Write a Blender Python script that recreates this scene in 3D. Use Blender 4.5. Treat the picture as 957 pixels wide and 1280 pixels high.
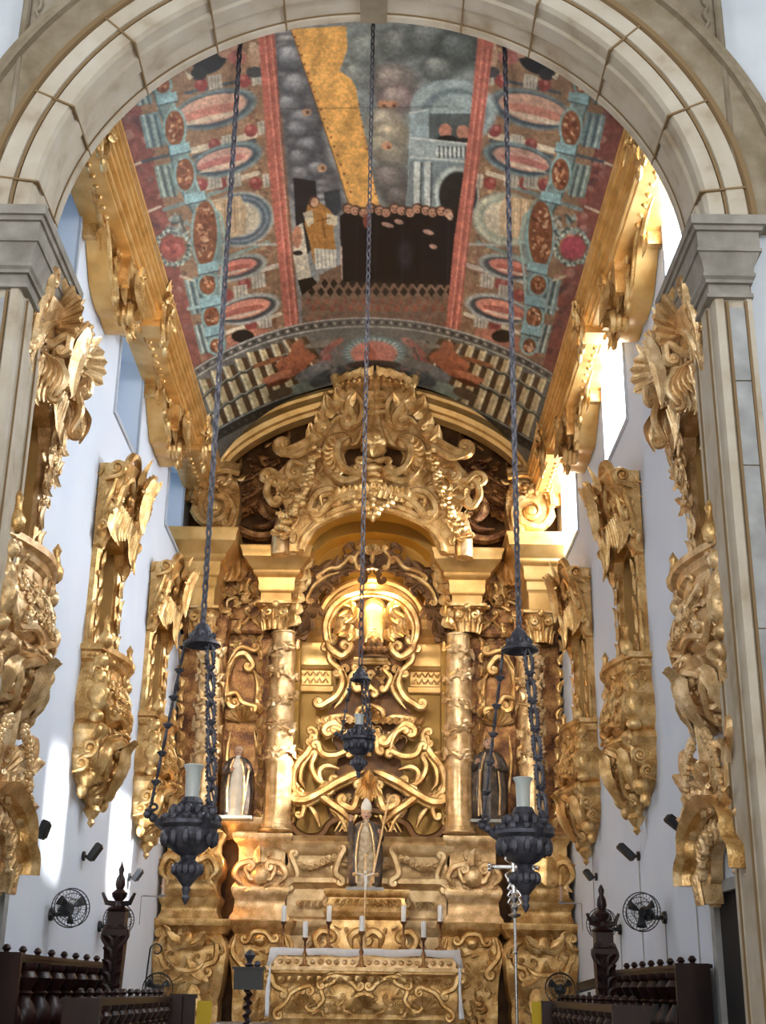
import bpy, bmesh, math, random
import numpy as np
from math import sin, cos, pi, radians, sqrt, atan2
from mathutils import Vector, Matrix

for o in list(bpy.data.objects):
    bpy.data.objects.remove(o)
SC = bpy.context.scene
COL = SC.collection
rnd = random.Random(7)

# ------------------------------------------------------------------ camera
F_PX, IW, IH = 1610.0, 957.0, 1280.0
CAM = Vector((0.2, 0.0, 1.6))
PITCH, ROLL, YAW = radians(20.4), radians(0.8), radians(-0.05)
cam_data = bpy.data.cameras.new('camera')
cam = bpy.data.objects.new('camera', cam_data)
COL.objects.link(cam)
RM = Matrix.Rotation(YAW, 3, 'Z') @ Matrix.Rotation(pi / 2 + PITCH, 3, 'X') @ Matrix.Rotation(ROLL, 3, 'Z')
cam.matrix_world = Matrix.Translation(CAM) @ RM.to_4x4()
cam_data.sensor_fit = 'VERTICAL'
cam_data.sensor_height = 36.0
cam_data.lens = 36.0 * F_PX / IH
cam_data.clip_end = 200
SC.camera = cam

# ------------------------------------------------------------------ world, sun, exposure
world = bpy.data.worlds.new('daylight')
SC.world = world
world.use_nodes = True
bg = world.node_tree.nodes['Background']
bg.inputs[0].default_value = (0.80, 0.90, 1.0, 1)
bg.inputs[1].default_value = 6.0

def lamp(name, kind, loc, energy, color=(1, 1, 1), target=None, **kw):
    d = bpy.data.lights.new(name, kind)
    d.energy = energy
    d.color = color
    for k, v in kw.items():
        setattr(d, k, v)
    o = bpy.data.objects.new(name, d)
    COL.objects.link(o)
    o.location = loc
    if target is not None:
        o.rotation_euler = (Vector(target) - Vector(loc)).to_track_quat('-Z', 'Y').to_euler()
    return o

lamp('sun', 'SUN', (20, 5, 25), 30, (1, 0.97, 0.92), target=(20 - 8.8, 5 + 2.6, 25 - 7.6), angle=radians(3))
# unseen fill lights added inside the closed nave to brighten arch and chancel
lamp('nave_side_fill', 'AREA', (6.5, 3, 12), 380, (0.9, 0.95, 1), target=(-1, 24, 6), shape='RECTANGLE', size=4, size_y=5)
lamp('nave_side_fill', 'AREA', (-6.5, 3, 12), 380, (0.9, 0.95, 1), target=(1, 24, 6), shape='RECTANGLE', size=4, size_y=5)
lamp('nave_rear_fill', 'AREA', (0, -6, 5), 800, (1.0, 0.95, 0.88), target=(0, 27, 8), shape='RECTANGLE', size=8, size_y=6)
# invisible fill spots added behind the stone arch to brighten the altar
lamp('altar_fill_spot', 'SPOT', (2.6, 13.75, 10.2), 700, (1.0, 0.93, 0.80), target=(-.5, 27, 7.5), spot_size=radians(42), spot_blend=.6, shadow_soft_size=.15)
lamp('altar_fill_spot', 'SPOT', (-2.6, 13.75, 10.2), 2000, (1.0, 0.93, 0.80), target=(.5, 27, 7.5), spot_size=radians(42), spot_blend=.6, shadow_soft_size=.15)
# extra spot without a fixture, added low in the nave to lift the vault
lamp('vault_fill_spot', 'SPOT', (0, 6.5, 2.2), 3600, (1.0, 0.95, 0.88), target=(0, 19.5, 14.2), spot_size=radians(38), spot_blend=.8, shadow_soft_size=.4)
# skylight entering through the six high windows
for wy in (14.9, 20.2, 25.6):
    lamp('window_skylight', 'AREA', (5.2, wy, 11.7), 420, (.90, .95, 1), target=(0, wy, 8), shape='RECTANGLE', size=2, size_y=1.8)
SC.view_settings.view_transform = 'Standard'
SC.view_settings.look = 'None'
SC.view_settings.gamma = 1
SC.view_settings.use_curve_mapping = False
SC.view_settings.exposure = 0.4

# ------------------------------------------------------------------ pixel <-> place
def ray(u, v):
    d = RM @ Vector(((u - IW / 2) / F_PX, (IH / 2 - v) / F_PX, -1.0))
    return d
def Pd(u, v, depth):
    d = ray(u, v)
    return CAM + d * ((depth - CAM.y) / d.y)
def Px(u, v, X):
    d = ray(u, v)
    return CAM + d * ((X - CAM.x) / d.x)
def q(u, v, depth):
    p = Pd(u, v, depth)
    return (p.x, p.z)
def T(pts, depth):
    return [q(u, v, depth) for u, v in pts]
RMI = RM.transposed()
def project(p):
    c = RMI @ (Vector(p) - CAM)
    return (IW / 2 + F_PX * c.x / -c.z, IH / 2 - F_PX * c.y / -c.z)

# ------------------------------------------------------------------ mesh builder
class M:
    def __init__(s):
        s.v = []; s.f = []
    def add(s, vs, fs):
        b = len(s.v)
        s.v.extend([tuple(x) for x in vs])
        s.f.extend([tuple(i + b for i in f) for f in fs])
    def box(s, a, b):
        x0, y0, z0 = a; x1, y1, z1 = b
        s.add([(x0,y0,z0),(x1,y0,z0),(x1,y1,z0),(x0,y1,z0),(x0,y0,z1),(x1,y0,z1),(x1,y1,z1),(x0,y1,z1)],
              [(0,3,2,1),(4,5,6,7),(0,1,5,4),(1,2,6,5),(2,3,7,6),(3,0,4,7)])
    def grid(s, rows, close_u=False, close_v=False):
        R = len(rows); C = len(rows[0])
        vs = [p for r in rows for p in r]
        fs = []
        for i in range(R if close_u else R - 1):
            for j in range(C if close_v else C - 1):
                a = i * C + j; b = i * C + (j + 1) % C
                c = ((i + 1) % R) * C + (j + 1) % C; d = ((i + 1) % R) * C + j
                fs.append((a, b, c, d))
        s.add(vs, fs)
    def tube(s, path, rad, n=7, flat=1.0, N=None, cap=True):
        """sweep an ellipse: half width rad across, rad*flat along N"""
        path = [Vector(p) for p in path]
        L = len(path)
        if not hasattr(rad, '__len__'):
            rad = [rad] * L
        rows = []
        up = Vector(N) if N is not None else None
        prev = None
        for i, p in enumerate(path):
            t = path[min(i + 1, L - 1)] - path[max(i - 1, 0)]
            if t.length < 1e-9: t = Vector((0, 0, 1))
            t.normalize()
            if up is not None:
                b = up.cross(t)
                if b.length < 1e-4: b = t.orthogonal()
                b.normalize(); nn = t.cross(b)
            else:
                if prev is None: b = t.orthogonal().normalized()
                else:
                    b = prev - t * prev.dot(t)
                    b = b.normalized() if b.length > 1e-5 else t.orthogonal().normalized()
                nn = t.cross(b); prev = b
            r = rad[i]
            rows.append([p + b * (r * cos(2 * pi * k / n)) + nn * (r * flat * sin(2 * pi * k / n)) for k in range(n)])
        b0 = len(s.v)
        s.grid(rows, close_v=True)
        if cap:
            s.f.append(tuple(b0 + k for k in range(n))[::-1])
            s.f.append(tuple(b0 + (L - 1) * n + k for k in range(n)))
    def lathe(s, prof, c, n=20, axis='z', a0=0, a1=2 * pi, sx=1.0, sy=1.0):
        c = Vector(c)
        full = abs(a1 - a0 - 2 * pi) < 1e-6
        rows = []
        for r, h in prof:
            row = []
            for k in range(n if full else n + 1):
                a = a0 + (a1 - a0) * k / n
                if axis == 'z': p = Vector((r * cos(a) * sx, r * sin(a) * sy, h))
                elif axis == 'y': p = Vector((r * cos(a) * sx, h, r * sin(a) * sy))
                else: p = Vector((h, r * cos(a) * sx, r * sin(a) * sy))
                row.append(c + p)
            rows.append(row)
        s.grid(rows, close_v=full)
    def ball(s, c, r, n=8, m=6):
        rx, ry, rz = r if hasattr(r, '__len__') else (r, r, r)
        rows = []
        for i in range(m + 1):
            a = pi * i / m
            rows.append([(c[0] + rx * sin(a) * cos(2*pi*k/n), c[1] + ry * sin(a) * sin(2*pi*k/n), c[2] + rz * cos(a)) for k in range(n)])
        s.grid(rows, close_v=True)
    def sweep(s, prof, path, side, up, cap=True):
        """prof: (a,b) list closed polygon; path points; side/up: vectors or per-point functions"""
        rows = []
        for i, p in enumerate(path):
            sd = Vector(side(i) if callable(side) else side); u_ = Vector(up(i) if callable(up) else up)
            rows.append([Vector(p) + sd * a + u_ * b for a, b in prof])
        b0 = len(s.v); n = len(prof)
        s.grid(rows, close_v=True)
        if cap:
            s.f.append(tuple(b0 + k for k in range(n))[::-1])
            s.f.append(tuple(b0 + (len(path) - 1) * n + k for k in range(n)))
    def xform(s, mat):
        s.v = [tuple(mat @ Vector(p)) for p in s.v]
        return s
    def mirror(s):
        b = len(s.v); fs = list(s.f)
        s.v.extend([(-x, y, z) for x, y, z in list(s.v)])
        s.f.extend([tuple(i + b for i in reversed(f)) for f in fs])
        return s
    def build(s, name, mat, parent=None, sharp=40, normals=True, local=None):
        me = bpy.data.meshes.new(name)
        vs = s.v
        if parent is not None and local is None:
            inv = base_of(parent)
            vs = [(x - inv[0], y - inv[1], z - inv[2]) for x, y, z in vs]
        me.from_pydata(vs, [], s.f)
        if normals:
            bm = bmesh.new(); bm.from_mesh(me)
            bmesh.ops.recalc_face_normals(bm, faces=bm.faces)
            bm.to_mesh(me); bm.free()
        me.polygons.foreach_set('use_smooth', [True] * len(me.polygons))
        if sharp: me.set_sharp_from_angle(angle=radians(sharp))
        if mat: me.materials.append(mat)
        o = bpy.data.objects.new(name, me)
        COL.objects.link(o)
        if parent is not None: o.parent = parent
        return o

def base_of(o):
    p = Vector((0, 0, 0))
    while o is not None:
        p += o.location
        o = o.parent
    return p
def tag(o, label=None, cat=None, group=None, kind=None):
    if label: o['label'] = label
    if cat: o['category'] = cat
    if group: o['group'] = group
    if kind: o['kind'] = kind
    return o
def thing(name, label, cat, loc=(0, 0, 0), group=None):
    o = bpy.data.objects.new(name, None)
    COL.objects.link(o)
    o.location = loc
    o.empty_display_size = 0.1
    return tag(o, label, cat, group)
def struct(m, name, mat, sharp=40):
    return tag(m.build(name, mat, sharp=sharp), kind='structure')
def copy_tree(o, parent=None):
    c = o.copy(); COL.objects.link(c)
    if parent is not None: c.parent = parent
    for ch in o.children:
        copy_tree(ch, c)
    return c

# ------------------------------------------------------------------ materials
def new_mat(name):
    m = bpy.data.materials.new(name); m.use_nodes = True
    nt = m.node_tree; b = nt.nodes['Principled BSDF']
    return m, nt, b
def N(nt, t, **kw):
    n = nt.nodes.new(t)
    for k, v in kw.items(): setattr(n, k, v)
    return n
def ramp(nt, fac, stops):
    r = N(nt, 'ShaderNodeValToRGB')
    el = r.color_ramp.elements
    while len(el) < len(stops): el.new(0.5)
    for e, (p, c) in zip(el, stops):
        e.position = p; e.color = (*c, 1)
    nt.links.new(fac, r.inputs[0])
    return r.outputs[0]
def noise_mat(name, stops, scale=4, rough=0.7, metal=0.0, bump=0.0, bscale=20, detail=6, bdist=0.02, spec=0.4, stretch=None):
    m, nt, b = new_mat(name)
    tc = N(nt, 'ShaderNodeTexCoord')
    src = tc.outputs['Object']
    if stretch:
        mp = N(nt, 'ShaderNodeMapping'); mp.inputs['Scale'].default_value = stretch
        nt.links.new(src, mp.inputs[0]); src = mp.outputs[0]
    n = N(nt, 'ShaderNodeTexNoise'); n.inputs['Scale'].default_value = scale; n.inputs['Detail'].default_value = detail
    nt.links.new(src, n.inputs['Vector'])
    nt.links.new(ramp(nt, n.outputs[0], stops), b.inputs['Base Color'])
    b.inputs['Roughness'].default_value = rough
    b.inputs['Metallic'].default_value = metal
    b.inputs['Specular IOR Level'].default_value = spec
    if bump:
        n2 = N(nt, 'ShaderNodeTexNoise'); n2.inputs['Scale'].default_value = bscale; n2.inputs['Detail'].default_value = 4
        nt.links.new(src, n2.inputs['Vector'])
        bp = N(nt, 'ShaderNodeBump'); bp.inputs['Strength'].default_value = bump; bp.inputs['Distance'].default_value = bdist
        nt.links.new(n2.outputs[0], bp.inputs['Height']); nt.links.new(bp.outputs[0], b.inputs['Normal'])
    return m
def flat_mat(name, col, rough=0.5, metal=0.0, emit=None, es=0, trans=0):
    m, nt, b = new_mat(name)
    b.inputs['Base Color'].default_value = (*col, 1)
    b.inputs['Roughness'].default_value = rough
    b.inputs['Metallic'].default_value = metal
    if trans: b.inputs['Transmission Weight'].default_value = trans
    if emit:
        b.inputs['Emission Color'].default_value = (*emit, 1); b.inputs['Emission Strength'].default_value = es
    return m

def gold_mat(name, dark, mid, light, scale=6.0, bump=.8, metal=.7, rough=.33, dist=.03):
    """gilding over carved gesso: curling relief, worn to the bole and with relief shade painted in, in the hollows of the texture"""
    m, nt, b = new_mat(name)
    tc = N(nt, 'ShaderNodeTexCoord')
    n0 = N(nt, 'ShaderNodeTexNoise'); n0.inputs['Scale'].default_value = scale*.5; n0.inputs['Detail'].default_value = 2
    nt.links.new(tc.outputs['Object'], n0.inputs['Vector'])
    mx = N(nt, 'ShaderNodeMix'); mx.data_type = 'VECTOR'; mx.inputs['Factor'].default_value = .22
    nt.links.new(tc.outputs['Object'], mx.inputs[4]); nt.links.new(n0.outputs['Color'], mx.inputs[5])
    v = N(nt, 'ShaderNodeTexVoronoi'); v.feature = 'SMOOTH_F1'; v.inputs['Scale'].default_value = scale; v.inputs['Smoothness'].default_value = .6
    nt.links.new(mx.outputs[1], v.inputs['Vector'])
    n1 = N(nt, 'ShaderNodeTexNoise'); n1.inputs['Scale'].default_value = scale*3.5; n1.inputs['Detail'].default_value = 4; n1.inputs['Distortion'].default_value = 1.5
    nt.links.new(tc.outputs['Object'], n1.inputs['Vector'])
    ad = N(nt, 'ShaderNodeMath'); ad.operation = 'MULTIPLY_ADD'; ad.inputs[1].default_value = -.9
    nt.links.new(v.outputs['Distance'], ad.inputs[0]); nt.links.new(n1.outputs[0], ad.inputs[2])
    mr = N(nt, 'ShaderNodeMapRange'); mr.inputs[1].default_value = -.35; mr.inputs[2].default_value = .55
    nt.links.new(ad.outputs[0], mr.inputs[0])
    nt.links.new(ramp(nt, mr.outputs[0], [(.18, dark), (.48, mid), (.85, light)]), b.inputs['Base Color'])
    b.inputs['Metallic'].default_value = metal; b.inputs['Roughness'].default_value = rough
    bp = N(nt, 'ShaderNodeBump'); bp.inputs['Strength'].default_value = bump; bp.inputs['Distance'].default_value = dist
    nt.links.new(mr.outputs[0], bp.inputs['Height']); nt.links.new(bp.outputs[0], b.inputs['Normal'])
    return m
GOLD = gold_mat('gilded_wood', (.46, .24, .07), (.71, .44, .16), (.90, .64, .31), bump=.22, metal=.6, rough=.28)
GOLDP = gold_mat('pale_gilded_wood', (.52, .32, .14), (.74, .50, .24), (.92, .70, .42), scale=7, bump=.2, metal=.55, rough=.3)
GOLDM = noise_mat('plain_gilt_moulding', [(0.3, (0.55, 0.30, 0.08)), (0.5, (0.72, 0.43, 0.14)), (0.75, (0.86, 0.58, 0.24))], scale=2.5, rough=0.36, metal=0.5, bump=0.1, bscale=9, bdist=0.02)
GOLDD = gold_mat('brown_and_shaded_gilding', (.10, .035, .012), (.32, .14, .045), (.58, .32, .11), scale=5, bump=.5, metal=.5)  # brown gilding that puts the recesses' shade into its colour; candlesticks use it too
OCHRE = noise_mat('ochre_panel', [(0.3, (0.34, 0.18, 0.025)), (0.7, (0.50, 0.29, 0.05))], scale=1.5, rough=0.5, metal=0.2)
OCHREP = noise_mat('dull_ochre_reveal', [(0.3, (0.38, 0.22, 0.07)), (0.7, (0.52, 0.32, 0.11))], scale=2.5, rough=0.5, metal=0.15)
DARKG = noise_mat('tarnish_and_shade_gilt', [(0.3, (0.07, 0.028, 0.008)), (0.7, (0.22, 0.10, 0.03))], scale=3, rough=0.5, metal=0.4, bump=0.4, bscale=12)  # dark gilt; on the lower recess backs the shade is in this colour
PLASTER = noise_mat('white_lime_plaster', [(0.3, (0.72, 0.79, 0.90)), (0.7, (0.78, 0.84, 0.93))], scale=0.8, rough=0.85)
PLASTN = noise_mat('nave_plaster', [(0.3, (0.50, 0.53, 0.56)), (0.7, (0.62, 0.65, 0.68))], scale=1.2, rough=0.9, bump=0.1)
STONE = noise_mat('pale_limestone', [(0.25, (0.33, 0.25, 0.16)), (0.45, (0.48, 0.41, 0.31)), (0.7, (0.56, 0.50, 0.41))], scale=2.2, rough=0.85, bump=0.25, bscale=40, bdist=0.01)
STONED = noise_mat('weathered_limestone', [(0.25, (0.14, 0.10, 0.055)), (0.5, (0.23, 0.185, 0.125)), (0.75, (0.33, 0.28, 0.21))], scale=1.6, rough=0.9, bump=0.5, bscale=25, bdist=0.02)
STONEG = noise_mat('grey_stone_panel', [(0.3, (0.27, 0.27, 0.26)), (0.7, (0.45, 0.45, 0.44))], scale=3, rough=0.85, bump=0.3, bscale=40, bdist=0.01)
MORTAR = flat_mat('ochre_mortar', (0.22, 0.14, 0.065), 0.95)
STONET = noise_mat('tan_stone', [(.3, (.19, .145, .085)), (.7, (.31, .255, .175))], scale=4, rough=.9, bump=.4, bscale=25, bdist=.02)
WOOD = noise_mat('dark_jacaranda_wood', [(0.3, (0.008, 0.004, 0.004)), (0.7, (0.035, 0.012, 0.011))], scale=5, rough=0.33, spec=.35, stretch=(1, 1, 0.3))
IRON = noise_mat('blackened_silver', [(0.3, (0.024, 0.024, 0.032)), (0.7, (0.10, 0.10, 0.125))], scale=9, rough=0.38, metal=0.3, bump=0.5, bscale=30, bdist=0.02)
BLACK = flat_mat('black_plastic', (0.012, 0.013, 0.016), 0.4)
CHROME = flat_mat('polished_metal', (0.6, 0.6, 0.6), 0.25, 0.9)
DARK = flat_mat('dark_opening', (0.012, 0.010, 0.009), 0.9)
LINEN = noise_mat('white_linen', [(0.3, (0.84, 0.85, 0.87)), (0.7, (0.92, 0.92, 0.93))], scale=10, rough=0.9)
WAX = flat_mat('white_wax', (0.88, 0.87, 0.84), 0.5)
MILK = flat_mat('milky_glass', (0.72, 0.78, 0.76), 0.25, 0, None, 0, 0.25)
YELLOW = flat_mat('yellow_paint', (0.72, 0.50, 0.02), 0.6)
GLASS = flat_mat('window_glass', (0.13, 0.20, 0.27), 0.05, 0, None, 0, 0.95)
FLOOR = noise_mat('stone_floor', [(0.3, (0.30, 0.27, 0.24)), (0.7, (0.42, 0.39, 0.35))], scale=2, rough=0.5)
# ------------------------------------------------------------------ structure: floor, walls
WX = 4.2          # half width of the chancel
D0, D1 = 13.6, 29.6
WIN = [14.9, 20.2, 25.6]
WZ0, WZ1 = 10.45, 12.35
BALC = [14.7, 19.5, 24.4]
def wall_cells(side):
    ds = {D0, D1}; zs = {0.0, 16.6}
    holes = [(c - 1.0, c + 1.0, WZ0, WZ1) for c in WIN]
    holes += [(c - 0.72, c + 0.72, 5.9, 8.35) for c in (BALC[0]-.3, BALC[1], BALC[2])]
    holes += [(13.65, 15.85, 0.0, 2.75)]
    for a, b, c, d in holes:
        ds |= {a, b}; zs |= {c, d}
    ds = sorted(ds); zs = sorted(zs)
    m = M()
    for i in range(len(ds) - 1):
        # merge vertically
        run = None
        for j in range(len(zs) - 1):
            cx, cz = (ds[i] + ds[i+1]) / 2, (zs[j] + zs[j+1]) / 2
            hole = any(a < cx < b and c < cz < d for a, b, c, d in holes)
            if not hole and run is None: run = zs[j]
            if hole and run is not None:
                _wb(m, side, ds[i], ds[i+1], run, zs[j]); run = None
        if run is not None: _wb(m, side, ds[i], ds[i+1], run, zs[-1])
    return m
def _wb(m, side, y0, y1, z0, z1):
    xa, xb = sorted((side * WX, side * (WX + 0.75)))
    m.box((xa, y0, z0), (xb, y1, z1))
struct(wall_cells(-1), 'wall_left', PLASTER)
struct(wall_cells(1), 'wall_right', PLASTER)
m = M(); m.box((-WX - .75, D1, 0), (WX + .75, D1 + .6, 16.6)); struct(m, 'wall_back', DARKG)
m = M(); m.box((-9.5, -9, -0.3), (9.5, D1 + .6, 0)); struct(m, 'floor', FLOOR)
m = M(); m.box((-WX - .75, 13.0, 16.6), (WX + .75, D1 + .6, 16.9)); struct(m, 'ceiling', PLASTER)
# splayed window frames and panes
for k, (side, c) in enumerate([(s, c) for s in (-1, 1) for c in WIN]):
    t = M()
    x = side * (WX + 0.02); xo = side * (WX + .62)
    for (a0, a1, z0, z1) in [(c-1.08, c-1.0, WZ0-.08, WZ1+.08), (c+1.0, c+1.08, WZ0-.08, WZ1+.08), (c-1.0, c+1.0, WZ0-.08, WZ0), (c-1.0, c+1.0, WZ1, WZ1+.08)]:
        xa, xb = sorted((side * (WX - .035), side * (WX + .005)))
        t.box((xa, a0, z0), (xb, a1, z1))
    xa, xb = sorted((side * (WX + .60), side * (WX + .66)))
    for f in range(4):
        yy = c - 1.0 + f * 2.0 / 3
        t.box((xa, max(c-1.0, yy - .035), WZ0), (xb, min(c+1.0, yy + .035), WZ1))
    for zz in (WZ0 + .03, (WZ0+WZ1)/2, WZ1 - .03):
        t.box((xa, c - 1.0, zz - .03), (xb, c + 1.0, zz + .03))
    w = struct(t, 'window_%d' % (k + 1), flat_mat('grey_window_paint', (.50, .54, .60), .6) if k == 0 else bpy.data.materials['grey_window_paint'])
    g = M(); xa, xb = sorted((side * (WX + .635), side * (WX + .64)))
    g.box((xa, c - 1.0, WZ0), (xb, c + 1.0, WZ1)); 
    if side < 0: g.build('pane', GLASS, w)

# ---- nave shell behind the camera
m = M()
for s in (-1, 1):
    xa, xb = sorted((s * 4.3, s * 9.0))
    m.box((xa, 12.85, 0), (xb, 13.6, 17))
m.box((-4.3, 13.0, 14.6), (4.3, 13.6, 17))
struct(m, 'wall_front', PLASTN)
for s, nm in ((-1, 'wall_nave_left'), (1, 'wall_nave_right')):
    m = M(); xa, xb = sorted((s * 9.0, s * 9.5)); m.box((xa, -9, 0), (xb, 13.6, 17)); struct(m, nm, PLASTN)
m = M(); m.box((-9.5, -9, 17), (9.5, 13.6, 17.3)); struct(m, 'ceiling_nave', PLASTN)
m = M(); m.box((-9.5, -9.4, 0), (9.5, -9, 17.3)); struct(m, 'wall_nave_back', PLASTN)

# ---- the stone triumphal arch
AX, AZ, AR = 3.85, 9.87, 3.65
YB, YF = 13.6, 12.7
def arch_pt(t, off=0.0):
    x, z = AX * cos(t), AZ + AR * sin(t)
    nx, nz = cos(t) / AX, sin(t) / AR
    l = sqrt(nx*nx + nz*nz)
    return x + off * nx / l, z + off * nz / l, nx / l, nz / l
NA = 96
TS = [pi * i / NA for i in range(NA + 1)]
def arch_sweep(m, prof, ts=TS):
    pts = [arch_pt(t) for t in ts]
    m.sweep(prof, [(p[0], 0, p[1]) for p in pts], (0, 1, 0), lambda i: (pts[i][2], 0, pts[i][3]))
lightprof = [(YB, 0), (YB-.1, 0), (YB-.13, .03), (YB-.42, .03), (YB-.45, .0), (YB-.68, .0), (YB-.71, .035), (YF+.02, .035), (YF-.04, .07),
             (YF-.04, .24), (YF, .26), (YF, .28), (YF-.06, .30), (YF-.06, .50), (YF, .54), (YB, .54)]
ar = M(); arch_sweep(ar, lightprof)
arch = struct(ar, 'trim_arch', STONE, 30)
o2 = M(); arch_sweep(o2, [(YB, .5), (YF-.02, .52), (YF-.07, .55), (YF-.07, .61), (YF, .64), (YB, .70)])
o2.build('outer_moulding', MORTAR, arch)
o3 = M(); arch_sweep(o3, [(YB, .62), (YF-.03, .62), (YF-.03, .98), (YF-.10, 1.00), (YF-.10, 1.06), (YF-.05, 1.10), (YF-.05, 1.16), (YF, 1.2), (YB, 1.2)])
o3.build('rough_ring', STONET, arch)
# ochre mortar joints and grooves
j = M()
for k, t in enumerate([0.12, 0.42, 0.73, 1.02, 1.27, 1.87, 2.12, 2.41, 2.72, 3.02]):
    dt = 0.003
    arch_sweep(j, [(YB+.004, -.004), (YF-.05, -.004), (YF-.068, .0), (YF-.068, .535), (YF+.1, .535), (YF+.1, .02), (YB+.004, .02)], [t - dt, t, t + dt])
arch_sweep(j, [(YB-.125, .012), (YB-.14, .012), (YB-.14, .026), (YB-.125, .026)])
arch_sweep(j, [(YF-.045, .255), (YF-.045, .285), (YF+.02, .285), (YF+.02, .255)])
j.build('mortar_joints', MORTAR, arch)
ks = M()
ks.add(*(lambda p: ([(x, y, z) for y in (YF - .13, YB) for x, z in p], [(3,2,1,0),(4,5,6,7),(0,1,5,4),(1,2,6,5),(2,3,7,6),(3,0,4,7)]))([(-.17, AZ+AR-.03), (.17, AZ+AR-.03), (.24, AZ+AR+.62), (-.24, AZ+AR+.62)]))
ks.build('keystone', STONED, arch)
kb = M()
kb.tube([(-.13, YF-.14, AZ+AR+.02), (.13, YF-.14, AZ+AR+.02), (.19, YF-.14, AZ+AR+.57), (-.19, YF-.14, AZ+AR+.57), (-.13, YF-.14, AZ+AR+.02)], .018)
kb.build('keystone_border', MORTAR, arch)
# spandrel slab behind, with the rough wavy carving on its face
sp = M()
outer = []
for t in TS:
    x, z, nx, nz = arch_pt(t, 1.1)
    outer.append((max(-4.3, min(4.3, x)), z))
rows = []
for i, t in enumerate(TS):
    x, z = outer[i]
    rows.append([(x, YF + .03, z), (x, YF + .03, 15.2 if True else z), (x, YB, 15.2), (x, YB, z)])
sp.grid(rows, close_v=True)
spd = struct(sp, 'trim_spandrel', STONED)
for s in (-1, 1):
    c = M()
    def wavy(p0, p1, n, amp, r):
        pts = []
        for k in range(n * 8 + 1):
            f = k / (n * 8)
            dx, dz = p1[0]-p0[0], p1[1]-p0[1]; l = sqrt(dx*dx+dz*dz)
            a = amp * abs(sin(pi * n * f))
            pts.append((s * (p0[0] + dx*f - dz/l*a), YF + .01, p0[1] + dz*f + dx/l*a))
        c.tube(pts, r, 6, 1.0)
    wavy((4.13, 12.35), (4.13, 15.1), 12, .05, .025)
    wavy((3.25, 13.75), (4.08, 12.35), 8, -.05, .025)
    wavy((2.2, 14.62), (3.3, 13.72), 7, -.05, .025)
    c.tube([(s*4.25, YF, 10.4), (s*4.25, YF, 15.1)], .05)
    for k in range(26):
        f = k / 26; bx = 2.7 + 1.3 * rnd.random(); bz = 13.2 + 1.9 * rnd.random()
        if arch_pt(atan2(bz - AZ, bx))[0] and (bx/(AX+1.3))**2 + ((bz-AZ)/(AR+1.3))**2 < 1: continue
        a0 = rnd.random() * 6
        c.tube([(s*(bx + .13*cos(a0+u*.5)*(1-u*.1)), YF+.02, bz + .13*sin(a0+u*.5)*(1-u*.1)) for u in range(8)], [.05, .05, .045, .04, .035, .03, .025, .02], 6)
    c.build('spandrel_carving', STONED, spd)
# jambs with their impost capitals
def impost_prof(h):
    # (z, projection) from the neck upward
    return [(0, .0), (0, .09), (.05, .09), (.05, .03), (.18, .03), (.18, .10), (.22, .10), (.25, .16), (.29, .16), (.29, .13), (.33, .13), (.40, .16), (.47, .22), (.52, .26), (.52, .30), (.56, .30), (.56, .27), (.78, .27), (.78, .33), (.83, .36), (.83, .42), (.95, .42)]
for s, nm in ((-1, 'trim_jamb_left'), (1, 'trim_jamb_right')):
    jm = M()
    prof = [(YB, 0), (YB-.1, 0), (YB-.13, .03), (YB-.42, .03), (YB-.45, .0), (YB-.68, .0), (YB-.71, .035), (YF+.02, .035), (YF-.02, .05), (YF-.02, .14), (YF+.015, .16), (YF+.015, .38), (YF-.02, .40), (YF-.02, .46), (YB, .46)]
    jm.sweep(prof, [(s*AX, 0, 0.9), (s*AX, 0, 8.93)], (0, 1, 0), (s, 0, 0))
    jt = struct(jm, nm, STONE, 30)
    pn = M()
    xa, xb = sorted((s*(AX+.17), s*(AX+.37)))
    for z0, z1 in ((1.1, 3.2), (3.22, 5.1), (5.12, 6.9), (6.92, 7.9), (7.92, 8.82)):
        pn.box((xa, YF-.012, z0), (xb, YF+.1, z1))
    pn.build('grey_panel', STONEG, jt)
    ed = M()
    for xx in (AX+.165, AX+.375): 
        ed.box((min(s*xx, s*xx+.03*s), YF-.024, .95), (max(s*xx, s*xx+.03*s), YF+.05, 8.9))
    ed.tube([(s*(AX+.005), YB-.115, .95), (s*(AX+.005), YB-.115, 8.9)], .012)
    ed.tube([(s*(AX+.005), YB-.695, .95), (s*(AX+.005), YB-.695, 8.9)], .012)
    ed.build('mortar_edge', MORTAR, jt)
    cp = M()
    rows = []
    for z, p in impost_prof(.95):
        zz = 8.93 + z
        rows.append([(s*(AX-p*.5), YB + .25 + p*1.4, zz), (s*(AX-p*.5), YF-p*.6, zz), (s*(4.28+p*.5), YF-p*.6, zz), (s*(4.28+p*.5), YB + .25 + p*1.4, zz)])
    cp.grid(rows, close_v=True)
    b = len(cp.v); cp.add(rows[-1], [(0,1,2,3)]); cp.add(rows[0], [(3,2,1,0)])
    cp.build('impost_capital', noise_mat('impost_stone', [(0.3, (.20, .18, .15)), (.7, (.36, .33, .28))], scale=3, rough=.85, bump=.3, bscale=30, bdist=.01) if s < 0 else bpy.data.materials['impost_stone'], jt)
    bs = M()
    for z0, z1, p in ((0, .35, .12), (.35, .7, .09), (.7, .8, .06), (.8, .92, .03)):
        xa, xb = sorted((s*(AX-p), s*4.32)); bs.box((xa, YF-p, z0), (xb, YB+.02, z1))
    bs.build('plinth', STONE, jt)
    m = M(); xa, xb = sorted((s * (AX+.44), s * 4.32)); m.box((xa, YF+.01, 0), (xb, YB, 10.3)); m.build('jamb_side', STONED, jt)

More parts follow.
